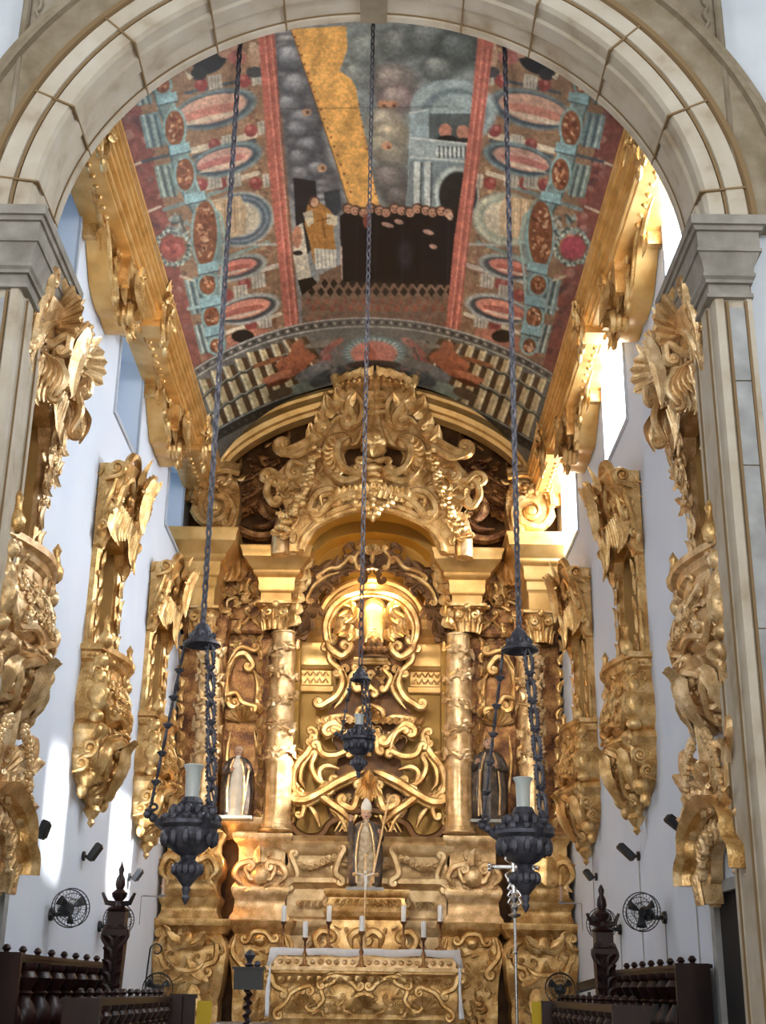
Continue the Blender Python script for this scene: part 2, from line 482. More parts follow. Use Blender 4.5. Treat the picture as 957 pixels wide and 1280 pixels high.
# ------------------------------------------------------------------ painted barrel vault
VR, VZ0, VX = 3.9, 12.5, 3.46
VC = VZ0 + 2.1 - VR           # centre height of the arc
AMAX = math.asin(VX / VR)
S2 = 2                        # canvas pixels per photo pixel
CH, CW = 640 * S2, 957 * S2
canvas = np.zeros((CH, CW, 3), np.float32)
YY, XX = np.mgrid[0:CH, 0:CW].astype(np.float32)
YY = YY / S2; XX = XX / S2
rng = np.random.RandomState(3)
def vnoise(sx, sy, seed=0):
    r = np.random.RandomState(seed)
    gy, gx = int(640 / sy) + 3, int(957 / sx) + 3
    g = r.rand(gy, gx).astype(np.float32)
    fy, fx = YY / sy, XX / sx
    iy, ix = fy.astype(int), fx.astype(int); ty, tx = fy - iy, fx - ix
    ty = ty*ty*(3-2*ty); tx = tx*tx*(3-2*tx)
    return (g[iy, ix]*(1-ty)*(1-tx) + g[iy+1, ix]*ty*(1-tx) + g[iy, ix+1]*(1-ty)*tx + g[iy+1, ix+1]*ty*tx)
def put(mask, col, a=1.0, var=None):
    mk = mask if mask.dtype == np.float32 else mask.astype(np.float32)
    mk = mk[..., None] * a
    c = np.array(col, np.float32)
    canvas[:] = canvas * (1 - mk) + c * mk
def sub(pts, pad=4):
    xs = [p[0] for p in pts]; ys = [p[1] for p in pts]
    x0, x1 = int(max(0, (min(xs)-pad)*S2)), int(min(CW, (max(xs)+pad)*S2))
    y0, y1 = int(max(0, (min(ys)-pad)*S2)), int(min(CH, (max(ys)+pad)*S2))
    return slice(y0, max(y1, y0+1)), slice(x0, max(x1, x0+1))
def puts(sl, mk, col, a=1.0):
    mk = (mk.astype(np.float32) * a)[..., None]
    if callable(col): c = col(YY[sl], XX[sl])
    else: c = np.array(col, np.float32)
    canvas[sl] = canvas[sl] * (1 - mk) + c * mk
def poly(pts, col, a=1.0):
    sl = sub(pts); X, Y = XX[sl], YY[sl]
    ins = np.zeros(X.shape, bool)
    for i in range(len(pts)):
        x0, y0 = pts[i]; x1, y1 = pts[(i+1) % len(pts)]
        if y0 == y1: continue
        c = ((y0 > Y) != (y1 > Y)) & (X < (x1-x0)*(Y-y0)/(y1-y0) + x0)
        ins ^= c
    puts(sl, ins, col, a)
def ell(cx, cy, rx, ry, col, rot=0, a=1.0, soft=0.12, inner=0.0):
    R = max(rx, ry) * 1.2
    sl = sub([(cx-R, cy-R), (cx+R, cy+R)]); X, Y = XX[sl]-cx, YY[sl]-cy
    r = radians(rot); u = (X*cos(r) + Y*sin(r))/rx; v = (-X*sin(r) + Y*cos(r))/ry
    d = np.sqrt(u*u + v*v)
    mk = np.clip((1 - d)/soft + .5, 0, 1)
    if inner: mk = mk * np.clip((d - inner)/soft + .5, 0, 1)
    puts(sl, mk, col, a)
def line(pts, w, col, a=1.0):
    sl = sub(pts, w + 3); X, Y = XX[sl], YY[sl]
    best = np.full(X.shape, 1e9, np.float32)
    for i in range(len(pts)-1):
        x0, y0 = pts[i]; x1, y1 = pts[i+1]; dx, dy = x1-x0, y1-y0; l2 = dx*dx+dy*dy + 1e-9
        t = np.clip(((X-x0)*dx + (Y-y0)*dy)/l2, 0, 1)
        best = np.minimum(best, np.hypot(X-x0-t*dx, Y-y0-t*dy))
    puts(sl, np.clip(w/2 - best + .5, 0, 1), col, a)
def puff(cx, cy, r, light, dark, ry=None):
    ry = ry or r
    for k in range(6):
        f = 1 - k / 6.5
        c = [dark[i]*(1-k/5) + light[i]*k/5 for i in range(3)]
        ell(cx - r*.06*k, cy - ry*.10*k + ry*.12, r*f, ry*f, c, 0, .75, .5)

RED = (.66, .33, .26); TEAL = (.37, .47, .46); CREAM = (.72, .66, .54); RUST = (.52, .26, .17); MAROON = (.46, .24, .20)
PINK = (.72, .42, .33); SLATE = (.22, .27, .30); TAN = (.50, .37, .26); GREYC = (.45, .46, .45)
def paint_side(X):
    """X maps a left-hand photo x to the side being painted"""
    sgn = 1 if X(100) == 100 else -1
    P = lambda pts: [(X(x), y) for x, y in pts]
    rot = lambda a: a * sgn
    poly(P([(120, 20), (345, 20), (375, 420), (300, 470), (225, 480), (150, 160)]), TAN)
    poly(P([(120, 130), (175, 130), (258, 480), (225, 480), (150, 170)]), MAROON)
    for k in range(70):  # broken leaf work along the cornice
        f = rnd.random(); y = 140 + f * 330; x = 150 + (y-150)*.30 + 4 + rnd.random()*24
        ell(X(x), y, 3 + 6*rnd.random(), 2 + 4*rnd.random(), [MAROON, (.55,.28,.24), (.45,.30,.28), (.60,.42,.36), (.32,.20,.20)][rnd.randrange(5)], rot(40), .7)
    for k in range(120):  # foliage near the red border
        f = rnd.random(); y = 50 + f * 360; x = 312 + (y-50)*.105 - 16*rnd.random()
        ell(X(x), y, 2 + 3*rnd.random(), 1.5 + 2*rnd.random(), [(.62,.50,.34), (.38,.26,.18), (.48,.30,.22), (.58,.40,.28)][rnd.randrange(4)], rnd.random()*180, .8)
    def pil(x, y, w=20, h=46, c=TEAL):
        poly(P([(x-w/2, y-h/2), (x+w/2, y-h/2-5), (x+w/2+9, y+h/2-5), (x-w/2+9, y+h/2)]), c)
        for o, cc in ((-.30, (.62,.66,.60)), (-.1, SLATE), (.12, (.56,.60,.56)), (.3, SLATE)):
            line(P([(x+o*w, y-h/2), (x+o*w+9, y+h/2-3)]), 2.4, cc, .9)
    pil(186, 165, 24, 42); pil(203, 228, 22, 40, (.40, .47, .42)); pil(240, 372, 20, 44); pil(250, 425, 18, 36, (.42,.46,.42)); pil(172, 118, 20, 30)
    # beam lines running across, cream and slate cornices
    for (x0, y0, x1, y1, w, c) in [(150,213,178,202,3,CREAM),(178,202,240,186,4,SLATE),(176,268,200,258,3,CREAM),(232,116,330,94,4,SLATE),(205,262,300,230,5,(.38,.46,.44)),
                                    (242,196,318,176,5,SLATE),(240,188,318,168,8,CREAM),(240,240,322,216,6,CREAM),(262,330,335,302,4,(.40,.50,.46)),(270,420,350,392,5,CREAM),
                                    (225,345,240,350,3,CREAM),(235,386,262,380,4,(.5,.6,.58)),(276,352,352,330,6,(.70,.64,.56)),(300,306,352,305,3,(.6,.6,.56))]:
        line(P([(x0,y0),(x1,y1)]), w, c, .95)
    # capitals and little piers between the niches
    for (x, y) in [(268,103),(285,178),(292,226),(322,98),(330,160),(336,226),(322,352),(300,366),(330,402),(268,228)]:
        poly(P([(x-9, y-8), (x+8, y-11), (x+10, y+6), (x-7, y+9)]), (.62,.58,.50))
        for o in (-4, 0, 4): line(P([(x+o, y-8), (x+o+1, y+7)]), 1.3, (.40,.38,.34), .8)
        ell(X(x-17), y+3, 8, 8, (.50,.20,.18)); ell(X(x-19), y, 3, 3, (.62,.34,.30))
    # the apsed niches
    def niche(cx, cy, rx, ry, r, rim, fill, stripe, dark=SLATE):
        ell(X(cx+4), cy, rx+9, ry+7, rim, rot(r)); ell(X(cx+2), cy+1, rx+5, ry+3, dark, rot(r)); 
        ell(X(cx), cy, rx, ry, fill, rot(r)); ell(X(cx-4), cy+ry*.25, rx*.86, ry*.42, stripe, rot(r), .9)
        ell(X(cx-4), cy+ry*.7, rx*.8, ry*.2, CREAM, rot(r), .8)
    niche(265, 136, 44, 17, -14, (.36,.42,.42), (.70,.52,.42), (.68,.40,.32))
    niche(280, 199, 36, 13, -15, (.38,.46,.46), (.68,.50,.42), (.62,.34,.30))
    for i, (f, c) in enumerate([(1.0,(.60,.64,.60)), (.93,SLATE), (.84,(.42,.48,.50)), (.76,(.24,.28,.32)), (.66,(.50,.55,.55)), (.6,CREAM)]):
        ell(X(300), 274, 42*f, 34*f, c if sgn > 0 else [(.50,.50,.42),(.66,.66,.55),(.62,.62,.50),(.50,.52,.44),(.66,.62,.5),CREAM][i], rot(-12))
    poly(P([(252,252),(300,244),(308,262),(306,292),(262,306)]), (.70,.58,.42))
    for k in range(7): line(P([(262+k*6, 254-k*1.3), (264+k*6, 300-k*2)]), 1.6, (.56,.40,.26) if k % 2 else (.78,.68,.52), .9)
    niche(294, 334, 27, 9, -14, (.50,.52,.48), (.72,.40,.32), (.60,.27,.22), (.25,.25,.26))
    niche(306, 386, 32, 11, -14, (.55,.56,.52), (.74,.44,.34), (.62,.30,.24), (.22,.23,.25))
    ell(X(305), 424, 36, 10, (.64,.38,.28), rot(-16)); ell(X(303), 420, 14, 8, (.08,.06,.06), 0)
    # teal chain of medallions with rust scrolls
    line(P([(196,100),(214,150),(228,210),(240,246),(262,270),(268,300),(262,345),(262,390),(272,430)]), 22, TEAL, .85)
    line(P([(206,100),(224,150),(238,210),(252,246),(276,270),(282,300),(276,345),(274,390),(280,430)]), 3, (.48,.60,.56))
    line(P([(186,100),(204,150),(216,210),(230,246),(244,270),(248,310),(250,345),(252,390)]), 2.5, (.24,.34,.34))
    for (x, y, rx, ry) in [(203,106,9,10),(218,160,12,22),(231,218,11,20),(256,292,15,42),(259,356,10,12),(264,396,10,13),(270,432,8,9)]:
        ell(X(x), y, rx+3, ry+3, (.42,.56,.54)); ell(X(x), y, rx, ry, (.46,.25,.14), 0)
        for k in range(int(ry*1.2)):
            ell(X(x + (rnd.random()-.5)*rx*1.3), y + (rnd.random()-.5)*ry*1.5, 1.5+2*rnd.random(), 1.2+1.5*rnd.random(), [(.68,.46,.30), (.56,.30,.18), (.36,.17,.10), (.72,.56,.42)][rnd.randrange(4)], rnd.random()*180, .9)
    for (x, y) in [(208,124),(224,187),(243,248),(259,336),(262,378),(267,414)]:
        poly(P([(x-13, y-5), (x+12, y-10), (x+14, y+2), (x-11, y+8)]), (.46,.60,.60)); line(P([(x-11,y+8),(x+14,y+2)]), 1.5, SLATE)
    # wreathed round medallion
    for k in range(60):
        a = k / 60 * 2 * pi; rr = 19 + 4*rnd.random()
        ell(X(216 + rr*cos(a)), 309 + rr*1.0*sin(a), 3.2, 2.2, [(.42,.50,.46), (.60,.64,.56), (.28,.32,.30)][k % 3], rnd.random()*180)
    ell(X(216), 309, 15, 14, (.58,.26,.22))
    for k in range(12): ell(X(216+(rnd.random()-.5)*18), 309+(rnd.random()-.5)*16, 4, 2.5, [(.70,.38,.32),(.45,.18,.16)][k % 2], rnd.random()*90, .8)
    # ornament crest above the medallion
    for k in range(24):
        ell(X(212 + rnd.random()*26), 268 + rnd.random()*26, 5, 2, [(.42,.50,.48),(.24,.28,.28),(.60,.62,.56)][k % 3], rnd.random()*180, .8)
    # upper figures by the arch
    ell(X(262), 78, 22, 13, (.10,.11,.12), rot(-25)); ell(X(248), 92, 10, 8, (.14,.15,.15)); ell(X(285), 62, 14, 10, (.66,.48,.38), rot(-20)); ell(X(275), 60, 6, 5, (.36,.24,.2))
    ell(X(296), 72, 12, 9, (.60,.34,.30)); poly(P([(230,88),(242,96),(236,100)]), CREAM)
    ell(X(318), 70, 9, 16, (.64,.50,.38)); ell(X(318), 90, 11, 7, (.22,.22,.22)); ell(X(316), 58, 5, 6, (.70,.58,.46))

canvas[:] = (.40, .28, .22)
paint_side(lambda x: x)
paint_side(lambda x: 931 - x)
# a few differences between the sides: the right one has the paler ring and a crimson medallion
ell(715, 309, 15, 14, (.56, .20, .24))
# central scene
poly([(343,24),(597,24),(597,60),(593,240),(565,416),(375,416),(362,260)], GREYC)
for k in range(26):
    y = 36 + k * 9; x0 = 346 + (y-40)*.06
    puff(x0 + 10 + 16*rnd.random() + (y-40)*.12, y + 6, 20 + 8*rnd.random(), (.56,.55,.53), (.24,.24,.26), 11)
for (x, y, r) in [(365,70,26),(372,105,26),(362,130,22),(380,150,24),(385,180,20),(380,215,22),(375,196,18),(398,210,16),(372,160,18),(378,236,20)]:
    puff(x, y, r, (.58,.58,.58), (.22,.23,.25), r*.7)
poly([(366,222),(394,226),(400,300),(372,330)], (.10,.10,.12)); poly([(404,240),(424,236),(426,262),(410,280)], (.16,.19,.22))
for (x, y) in [(383,140),(402,210)]: ell(x, y, 6, 5, (.66,.50,.36)); ell(x+1, y, 2.5, 2.5, (.4,.26,.18))
poly([(480,24),(597,24),(597,110),(585,260),(470,262),(440,120),(428,34)], (.44,.47,.45))
for (x, y, r, l, d) in [(465,60,34,(.56,.58,.54),(.36,.38,.36)), (500,52,30,(.54,.56,.52),(.30,.33,.31)), (540,46,34,(.50,.52,.50),(.26,.29,.28)), (575,60,34,(.40,.44,.42),(.20,.23,.22)),
                        (548,84,24,(.60,.62,.58),(.24,.27,.26)), (492,100,32,(.64,.58,.52),(.34,.32,.30)), (497,122,26,(.70,.62,.56),(.36,.30,.30)), (448,92,22,(.52,.54,.50),(.34,.36,.34)),
                        (482,150,24,(.70,.66,.56),(.44,.40,.34)), (488,168,26,(.72,.66,.54),(.46,.42,.34)), (478,182,24,(.66,.62,.50),(.42,.40,.34)),(492,192,22,(.60,.56,.46),(.36,.34,.3)), (488,222,28,(.48,.45,.42),(.26,.25,.24)), (500,245,22,(.42,.40,.38),(.22,.21,.2))]:
    puff(x, y, r, l, d, r*.72)
for (x, y) in [(483,182),(478,130),(490,130)]: ell(x, y, 7, 5, (.70,.48,.34)); ell(x+2, y+2, 3, 2, (.42,.24,.16))
# palace with arch and balcony
BG = (.46,.53,.53)
poly([(512,142),(516,118),(530,105),(552,99),(588,101),(586,258),(508,258)], BG)
ell(566, 140, 54, 40, (.52,.58,.57)); ell(568, 140, 42, 30, (.36,.43,.43)); ell(572, 142, 34, 26, (.48,.54,.53)); 
poly([(536,142),(600,142),(594,205),(536,190)], (.28,.32,.32))
poly([(512,140),(536,136),(534,196),(510,196)], (.50,.57,.57)); line([(512,141),(534,137)], 2, (.70,.72,.68))
ell(556, 163, 8, 9, (.70,.44,.34)); ell(578, 165, 8, 9, (.68,.44,.34)); ell(558, 176, 14, 7, (.08,.09,.09)); ell(580, 178, 12, 6, (.10,.10,.10))
poly([(512,172),(590,182),(588,200),(512,196)], (.54,.59,.57)); line([(512,172),(588,180)], 2.5, (.70,.72,.68)); line([(512,196),(586,202)], 2.5, (.68,.70,.66))
for k in range(8):
    x = 546 + k*5.4; ell(x, 190, 1.8, 6, (.76,.78,.74)); line([(x+2.7,183),(x+2.7,197)], 1.6, (.16,.18,.18))
poly([(512,200),(586,205),(584,258),(506,258)], (.40,.45,.45))
for x in (521, 534): 
    poly([(x-4,202),(x+4,202),(x+3,258),(x-4,258)], (.66,.68,.64)); line([(x+5,204),(x+4,258)], 2, (.24,.27,.27))
ell(570, 242, 28, 34, (.62,.66,.62)); ell(572, 244, 24, 30, (.10,.11,.11))
# ochre banner of light with its dotted edge
def ochre(Y, X):
    n = .035*np.sin(X*.21 + Y*.05) + .03*np.sin(Y*.11 - X*.07 + np.sin(X*.3))
    return np.stack([.80+n, .56+n*.8, .25+n*.4], -1).astype(np.float32)
poly([(363,36),(432,32),(434,60),(428,78),(424,88),(438,98),(445,110),(447,128),(455,165),(462,200),(468,235),(476,262),(438,264),(420,205),(395,130)], ochre)
line([(363,36),(395,130),(420,205),(438,264)], 1.2, (.40,.22,.08))
for k in range(18):
    f = k/18; ell(368+74*f, 46+205*f, 1.3, 1.3, (.42,.16,.06))
    if k > 8: ell(448+ (k-9)*2.6, 130+(k-9)*14, 1.3, 1.3, (.5,.2,.08))
# crossing beam line, old plank joints
line([(345,136),(560,133)], 1.0, (.20,.14,.08), .5)
# crowd in black habits
poly([(424,270),(436,262),(470,258),(520,262),(570,264),(573,290),(566,356),(427,354)], (.035,.04,.075))
for (x, w) in [(446,1),(470,1.2),(503,1.5),(528,1),(560,2)]: line([(x, 275),(x-1, 352)], w, (.13,.13,.17), .7)
ell(506, 318, 9, 16, (.20,.20,.23), 0, .6, .8)
for k in range(14):
    x = 434 + k*9.7; y = 261 + (k % 3)*2.4 + (3 if k > 11 else 0)
    ell(x, y-1, 7, 6.4, (.26,.16,.11)); ell(x+(-1)**k*.8, y, 5.2, 5.4, (.68,.48,.36)); ell(x-2, y-1, 1, .8, (.2,.1,.08)); ell(x+2, y-1, 1, .8, (.2,.1,.08)); ell(x, y+2.5, 2, 1.2, (.42,.22,.16), 0, .8)
for (x, y, rx) in [(484,281,8),(498,277,6),(535,290,7),(541,308,5),(458,277,4)]: ell(x, y, rx, 3, (.62,.46,.38), 15)
ell(458, 276, 5, 9, (.50,.24,.18)); line([(426,308),(427,362)], 2, (.72,.60,.50)); ell(562, 270, 4, 5, (.74,.58,.46))
# vested figures at the left
poly([(384,256),(396,250),(412,262),(420,276),(416,286),(420,318),(408,332),(392,330),(386,300),(380,280)], (.62,.40,.16))
ell(392, 252, 7, 8, (.26,.16,.12)); ell(393, 253, 5, 6, (.66,.48,.34))
poly([(378,266),(390,262),(392,278),(384,284)], (.68,.62,.50)); poly([(408,266),(422,270),(420,282),(408,280)], (.66,.60,.48))
line([(402,270),(406,296)], 1.5, (.4,.2,.08)); line([(396,276),(412,272)], 1.5, (.4,.2,.08))
poly([(392,310),(420,312),(419,334),(394,336)], (.72,.70,.62))
for k in range(5): line([(396+k*5,312),(397+k*5,334)], 1, (.46,.44,.38))
poly([(368,284),(378,278),(383,312),(389,348),(372,350),(366,320)], (.70,.66,.56)); ell(371, 296, 6, 14, (.66,.42,.30)); ell(372, 316, 6, 3, (.1,.07,.06))
poly([(372,350),(390,346),(398,356),(378,372)], (.04,.03,.03)); poly([(398,344),(426,330),(427,362),(400,366)], (.40,.30,.22))
# chequered pavement
poly([(376,370),(400,350),(427,352),(567,356),(560,385),(558,416),(378,416)], (.42,.32,.25))
for r in range(6):
    y = 354 + r*10.5
    for k in range(17):
        x = 386 + k*11.5 + (5.7 if r % 2 else 0) - (3-r)*1.2
        if x > 562 or (r == 0 and x < 405): continue
        c = (.10,.07,.06) if r < 2 else (.50,.26,.18)
        poly([(x, y-6),(x+4.6, y),(x, y+6.5),(x-4.6, y)], c, .9 if r < 4 else .6)
for y in (372, 392): line([(376,y),(560,y+2)], 8, (.34,.32,.26), .35)
# red painted borders
for P in ([(322,38),(343,38),(352,200),(361,300),(375,418),(357,424),(345,300),(334,200)], [(597,46),(617,50),(606,140),(595,230),(584,310),(573,424),(556,418),(567,300),(577,230),(588,140)]):
    poly(P, RED)
n = vnoise(4, 60, 5)
for (a, b) in (((330,44),(364,416)), ((338,44),(371,414)), ((603,60),(562,414)), ((610,62),(569,416))):
    line([a, b], 1.6, (.80,.54,.44), .7); line([(a[0]+3, a[1]), (b[0]+3, b[1])], 1.4, (.50,.22,.18), .6)
# far painted balustrade below the grey frieze
def arc(pts, n=60):
    xs = [p[0] for p in pts]; ys = [p[1] for p in pts]
    c = np.polyfit(xs, ys, 4 if len(pts) > 4 else 2)
    X = np.linspace(min(xs), max(xs), n); return [(float(x), float(np.polyval(c, x))) for x in X]
top = arc([(200,500),(243,468),(295,436),(360,413),(439,404),(500,405),(535,408),(610,433),(686,469),(730,502)])
bot = arc([(200,590),(272,542),(321,516),(387,494),(439,486),(500,488),(560,502),(610,527),(655,552),(730,600)])
poly(top + [(760,640),(170,640)], (.36,.35,.32))
def at_arc(A, x): 
    for i in range(len(A)-1):
        if A[i][0] <= x <= A[i+1][0]: return A[i][1]
    return A[-1][1] if x > A[0][0] else A[0][1]
for side in (0, 1):
    X = (lambda x: x) if side == 0 else (lambda x: 931 - x)
    for k in range(9):   # stout columns, cream with brown shades
        x = 248 + k*15; xt, xb = x, x + 24
        yt, yb = at_arc(top, X(xt)) + 10, at_arc(bot, X(xb)) - 4
        if k > 6: yb = yt + 40; 
        poly([(X(xt), yt), (X(xt+9), yt-2), (X(xb+10), yb-4), (X(xb), yb)], (.66,.58,.40) if k < 7 else (.45,.30,.18))
        line([(X(xt+1.5), yt), (X(xb+2), yb)], 3, (.78,.74,.58), .8)
        poly([(X(xt+8), yt-2), (X(xt+14), yt-3), (X(xb+16), yb-6), (X(xb+9), yb-4)], (.30,.20,.11))
    for (dy, w) in ((32, 2.2), (62, 2.6)):
        line([(X(x), at_arc(top, X(x)) + dy*(1 - .18*(x-250)/150)) for x in range(235, 372, 6)], w+2, (.20,.20,.18)); 
        line([(X(x), at_arc(top, X(x)) - 1.2 + dy*(1 - .18*(x-250)/150)) for x in range(235, 372, 6)], w*.6, (.56,.56,.48))
    # reclining rust coloured figures
    poly([(X(345),458),(X(372),430),(X(386),438),(X(396),446),(X(372),468),(X(338),482),(X(330),478),(X(350),468)], (.58,.30,.18))
    for (x, y, rx, ry, r, c) in [(360,450,18,5,-25,(.64,.34,.20)),(345,470,20,4,-20,(.66,.38,.24)),(348,478,16,3,-20,(.34,.16,.08)),(372,436,9,10,0,(.60,.32,.20)),(335,452,22,3,-18,(.54,.30,.16)),(400,430,20,4,-10,(.46,.44,.38)),
                                 (410,436,14,4,-40,(.52,.28,.24)),(420,428,10,4,-30,(.60,.34,.28)),(404,450,12,4,-30,(.56,.26,.24)),(392,462,26,6,-25,(.40,.40,.38)),(372,488,22,8,-20,(.44,.50,.44)),(410,470,26,8,-25,(.26,.27,.27)),(350,492,16,7,-20,(.32,.24,.16))]:
        ell(X(x), y, rx, ry, c, r if side == 0 else -r)
    for k in range(40): ell(X(395 + rnd.random()*40), 425 + rnd.random()*50, 3, 1.5, [(.34,.34,.33),(.20,.21,.21),(.46,.38,.34),(.50,.30,.26)][k % 4], rnd.random()*180, .8)
ell(467, 441, 40, 22, (.34,.42,.42)); ell(467, 441, 36, 19, (.52,.60,.58)); 
for k in range(30): line([(467+36*cos(k/30*2*pi), 441+19*sin(k/30*2*pi)), (467+30*cos(k/30*2*pi), 441+15*sin(k/30*2*pi))], 1.2, (.26,.34,.34))
ell(467, 442, 29, 16, (.68,.40,.33)); ell(462, 445, 7, 12, (.60,.30,.22)); line([(462,430),(458,456)], 1.5, (.42,.18,.12)); ell(467, 456, 34, 6, (.20,.16,.14))
line(top, 12, (.30,.29,.27)); line([(x, y-5) for x, y in top], 1.6, (.62,.62,.58)); line([(x, y+5.5) for x, y in top], 1.6, (.60,.60,.54))
for k in range(90):
    x, y = top[int(k/90*59)]; x2, y2 = top[min(59, int(k/90*59)+1)]; f = (k/90*59) % 1
    ell(x+(x2-x)*f, y+(y2-y)*f, 2.4, 1.6, (.52,.51,.46) if k % 2 else (.16,.16,.15), 45 if k % 4 < 2 else -45)
line(bot, 14, (.13,.13,.12)); line([(x, y-6) for x, y in bot], 1.8, (.50,.54,.52))
for k in range(80):
    x, y = bot[int(k/80*59)]; ell(x, y+2, 2.2, 1.4, (.28,.27,.24), 45)
# aged varnish: patchy unevenness of the whole
for seed, sx, sy, a in ((1, 60, 60, .16), (2, 9, 9, .16), (3, 3, 3, .22), (4, 30, 5, .10), (6, 1.2, 1.2, .25)):
    canvas *= (1 - a/2 + a * vnoise(sx, sy, seed))[..., None]
def blur(c, k):
    for ax in (0, 1):
        c = sum(np.roll(c, i, ax) for i in range(-k, k+1)) / (2*k+1)
    return c
canvas[:] = blur(canvas, 1)
grey = canvas.mean(-1, keepdims=True)
canvas[:] = (canvas*.8 + grey*.2)*1.1 + .03
canvas[:] = np.clip(canvas, 0.005, 1) ** 2.2 * 1.0       # display -> linear

NAng, NRow = 460, 560
ys = 1.0 / np.linspace(1/13.1, 1/26.4, NRow)
an = np.linspace(-AMAX, AMAX, NAng)
gx = (VR * np.sin(an))[None, :].repeat(NRow, 0); gz = (VC + VR * np.cos(an))[None, :].repeat(NRow, 0); gy = ys[:, None].repeat(NAng, 1)
P3 = np.stack([gx, gy, gz], -1).reshape(-1, 3)
R_ = np.array(RMI); C3 = (P3 - np.array(CAM)) @ R_.T
pu = IW/2 + F_PX * C3[:, 0] / -C3[:, 2]; pv = IH/2 - F_PX * C3[:, 1] / -C3[:, 2]
iu = np.clip((pu * S2).astype(int), 0, CW-1); iv = np.clip((pv * S2).astype(int), 0, CH-1)
colr = canvas[iv, iu]
me = bpy.data.meshes.new('ceiling_vault')
idx = np.arange(NRow * NAng).reshape(NRow, NAng)
quads = np.stack([idx[:-1, :-1], idx[:-1, 1:], idx[1:, 1:], idx[1:, :-1]], -1).reshape(-1, 4)
me.vertices.add(len(P3)); me.vertices.foreach_set('co', P3.astype(np.float32).ravel())
me.loops.add(quads.size); me.loops.foreach_set('vertex_index', quads.ravel().astype(np.int32))
me.polygons.add(len(quads)); me.polygons.foreach_set('loop_start', np.arange(0, quads.size, 4, dtype=np.int32)); me.polygons.foreach_set('loop_total', np.full(len(quads), 4, np.int32))
me.update(); me.validate()
me.polygons.foreach_set('use_smooth', [True]*len(me.polygons))
ca = me.color_attributes.new('painting', 'FLOAT_COLOR', 'POINT')
ca.data.foreach_set('color', np.concatenate([colr, np.ones((len(colr), 1))], 1).astype(np.float32).ravel())
vm, nt, b = new_mat('oil_painted_boards')
at = N(nt, 'ShaderNodeVertexColor'); at.layer_name = 'painting'
nt.links.new(at.outputs[0], b.inputs['Base Color']); b.inputs['Roughness'].default_value = .45; b.inputs['Specular IOR Level'].default_value = .35
me.materials.append(vm)
vault = bpy.data.objects.new('ceiling_vault', me); COL.objects.link(vault); tag(vault, kind='structure')
del canvas
# ------------------------------------------------------------------ carving kit (2D shapes on a frame, given relief)
def catmull(pts, n=6):
    if len(pts) < 3:
        a, b = pts[0], pts[-1]
        return [tuple(a[k] + (b[k]-a[k])*i/4 for k in range(len(a))) for i in range(5)]
    P = [tuple(2*pts[0][k]-pts[1][k] for k in range(len(pts[0])))] + list(pts) + [tuple(2*pts[-1][k]-pts[-2][k] for k in range(len(pts[0])))]
    out = []
    for i in range(1, len(P)-2):
        for j in range(n):
            t = j / n; t2 = t*t; t3 = t2*t
            out.append(tuple(.5*((2*P[i][k]) + (-P[i-1][k]+P[i+1][k])*t + (2*P[i-1][k]-5*P[i][k]+4*P[i+1][k]-P[i+2][k])*t2 + (-P[i-1][k]+3*P[i][k]-3*P[i+1][k]+P[i+2][k])*t3) for k in range(len(pts[0]))))
    out.append(tuple(pts[-1]))
    return out
class Fr:
    """frame: (a, b, w) -> place.  kind 'z': a=x, b=z, w towards the nave;  'w': a=y, b=z, w away from the wall (local)"""
    def __init__(s, kind, d=0.0, tilt=None):
        s.k = kind; s.d = d; s.tilt = tilt
    def __call__(s, a, b, w=0.0):
        if s.tilt: w = w + s.tilt(a, b)
        if s.k == 'z': return Vector((a, s.d - w, b))
        return Vector((w, a, b))
    def n(s):
        return Vector((0, -1, 0)) if s.k == 'z' else Vector((1, 0, 0))
def spiral(p, t, R, turn, turns=1.2, k=.18):
    nx, nz = -t[1]*turn, t[0]*turn
    c = (p[0] + nx*R, p[1] + nz*R)
    a0 = atan2(p[1]-c[1], p[0]-c[0])
    out = []
    S = int(14*turns)
    for i in range(1, S+1):
        f = i / S; r = R * (1 - (1-k)*f**.85)
        a = a0 + turn * 2*pi*turns*f
        out.append((c[0] + r*cos(a), c[1] + r*sin(a)))
    return out, c
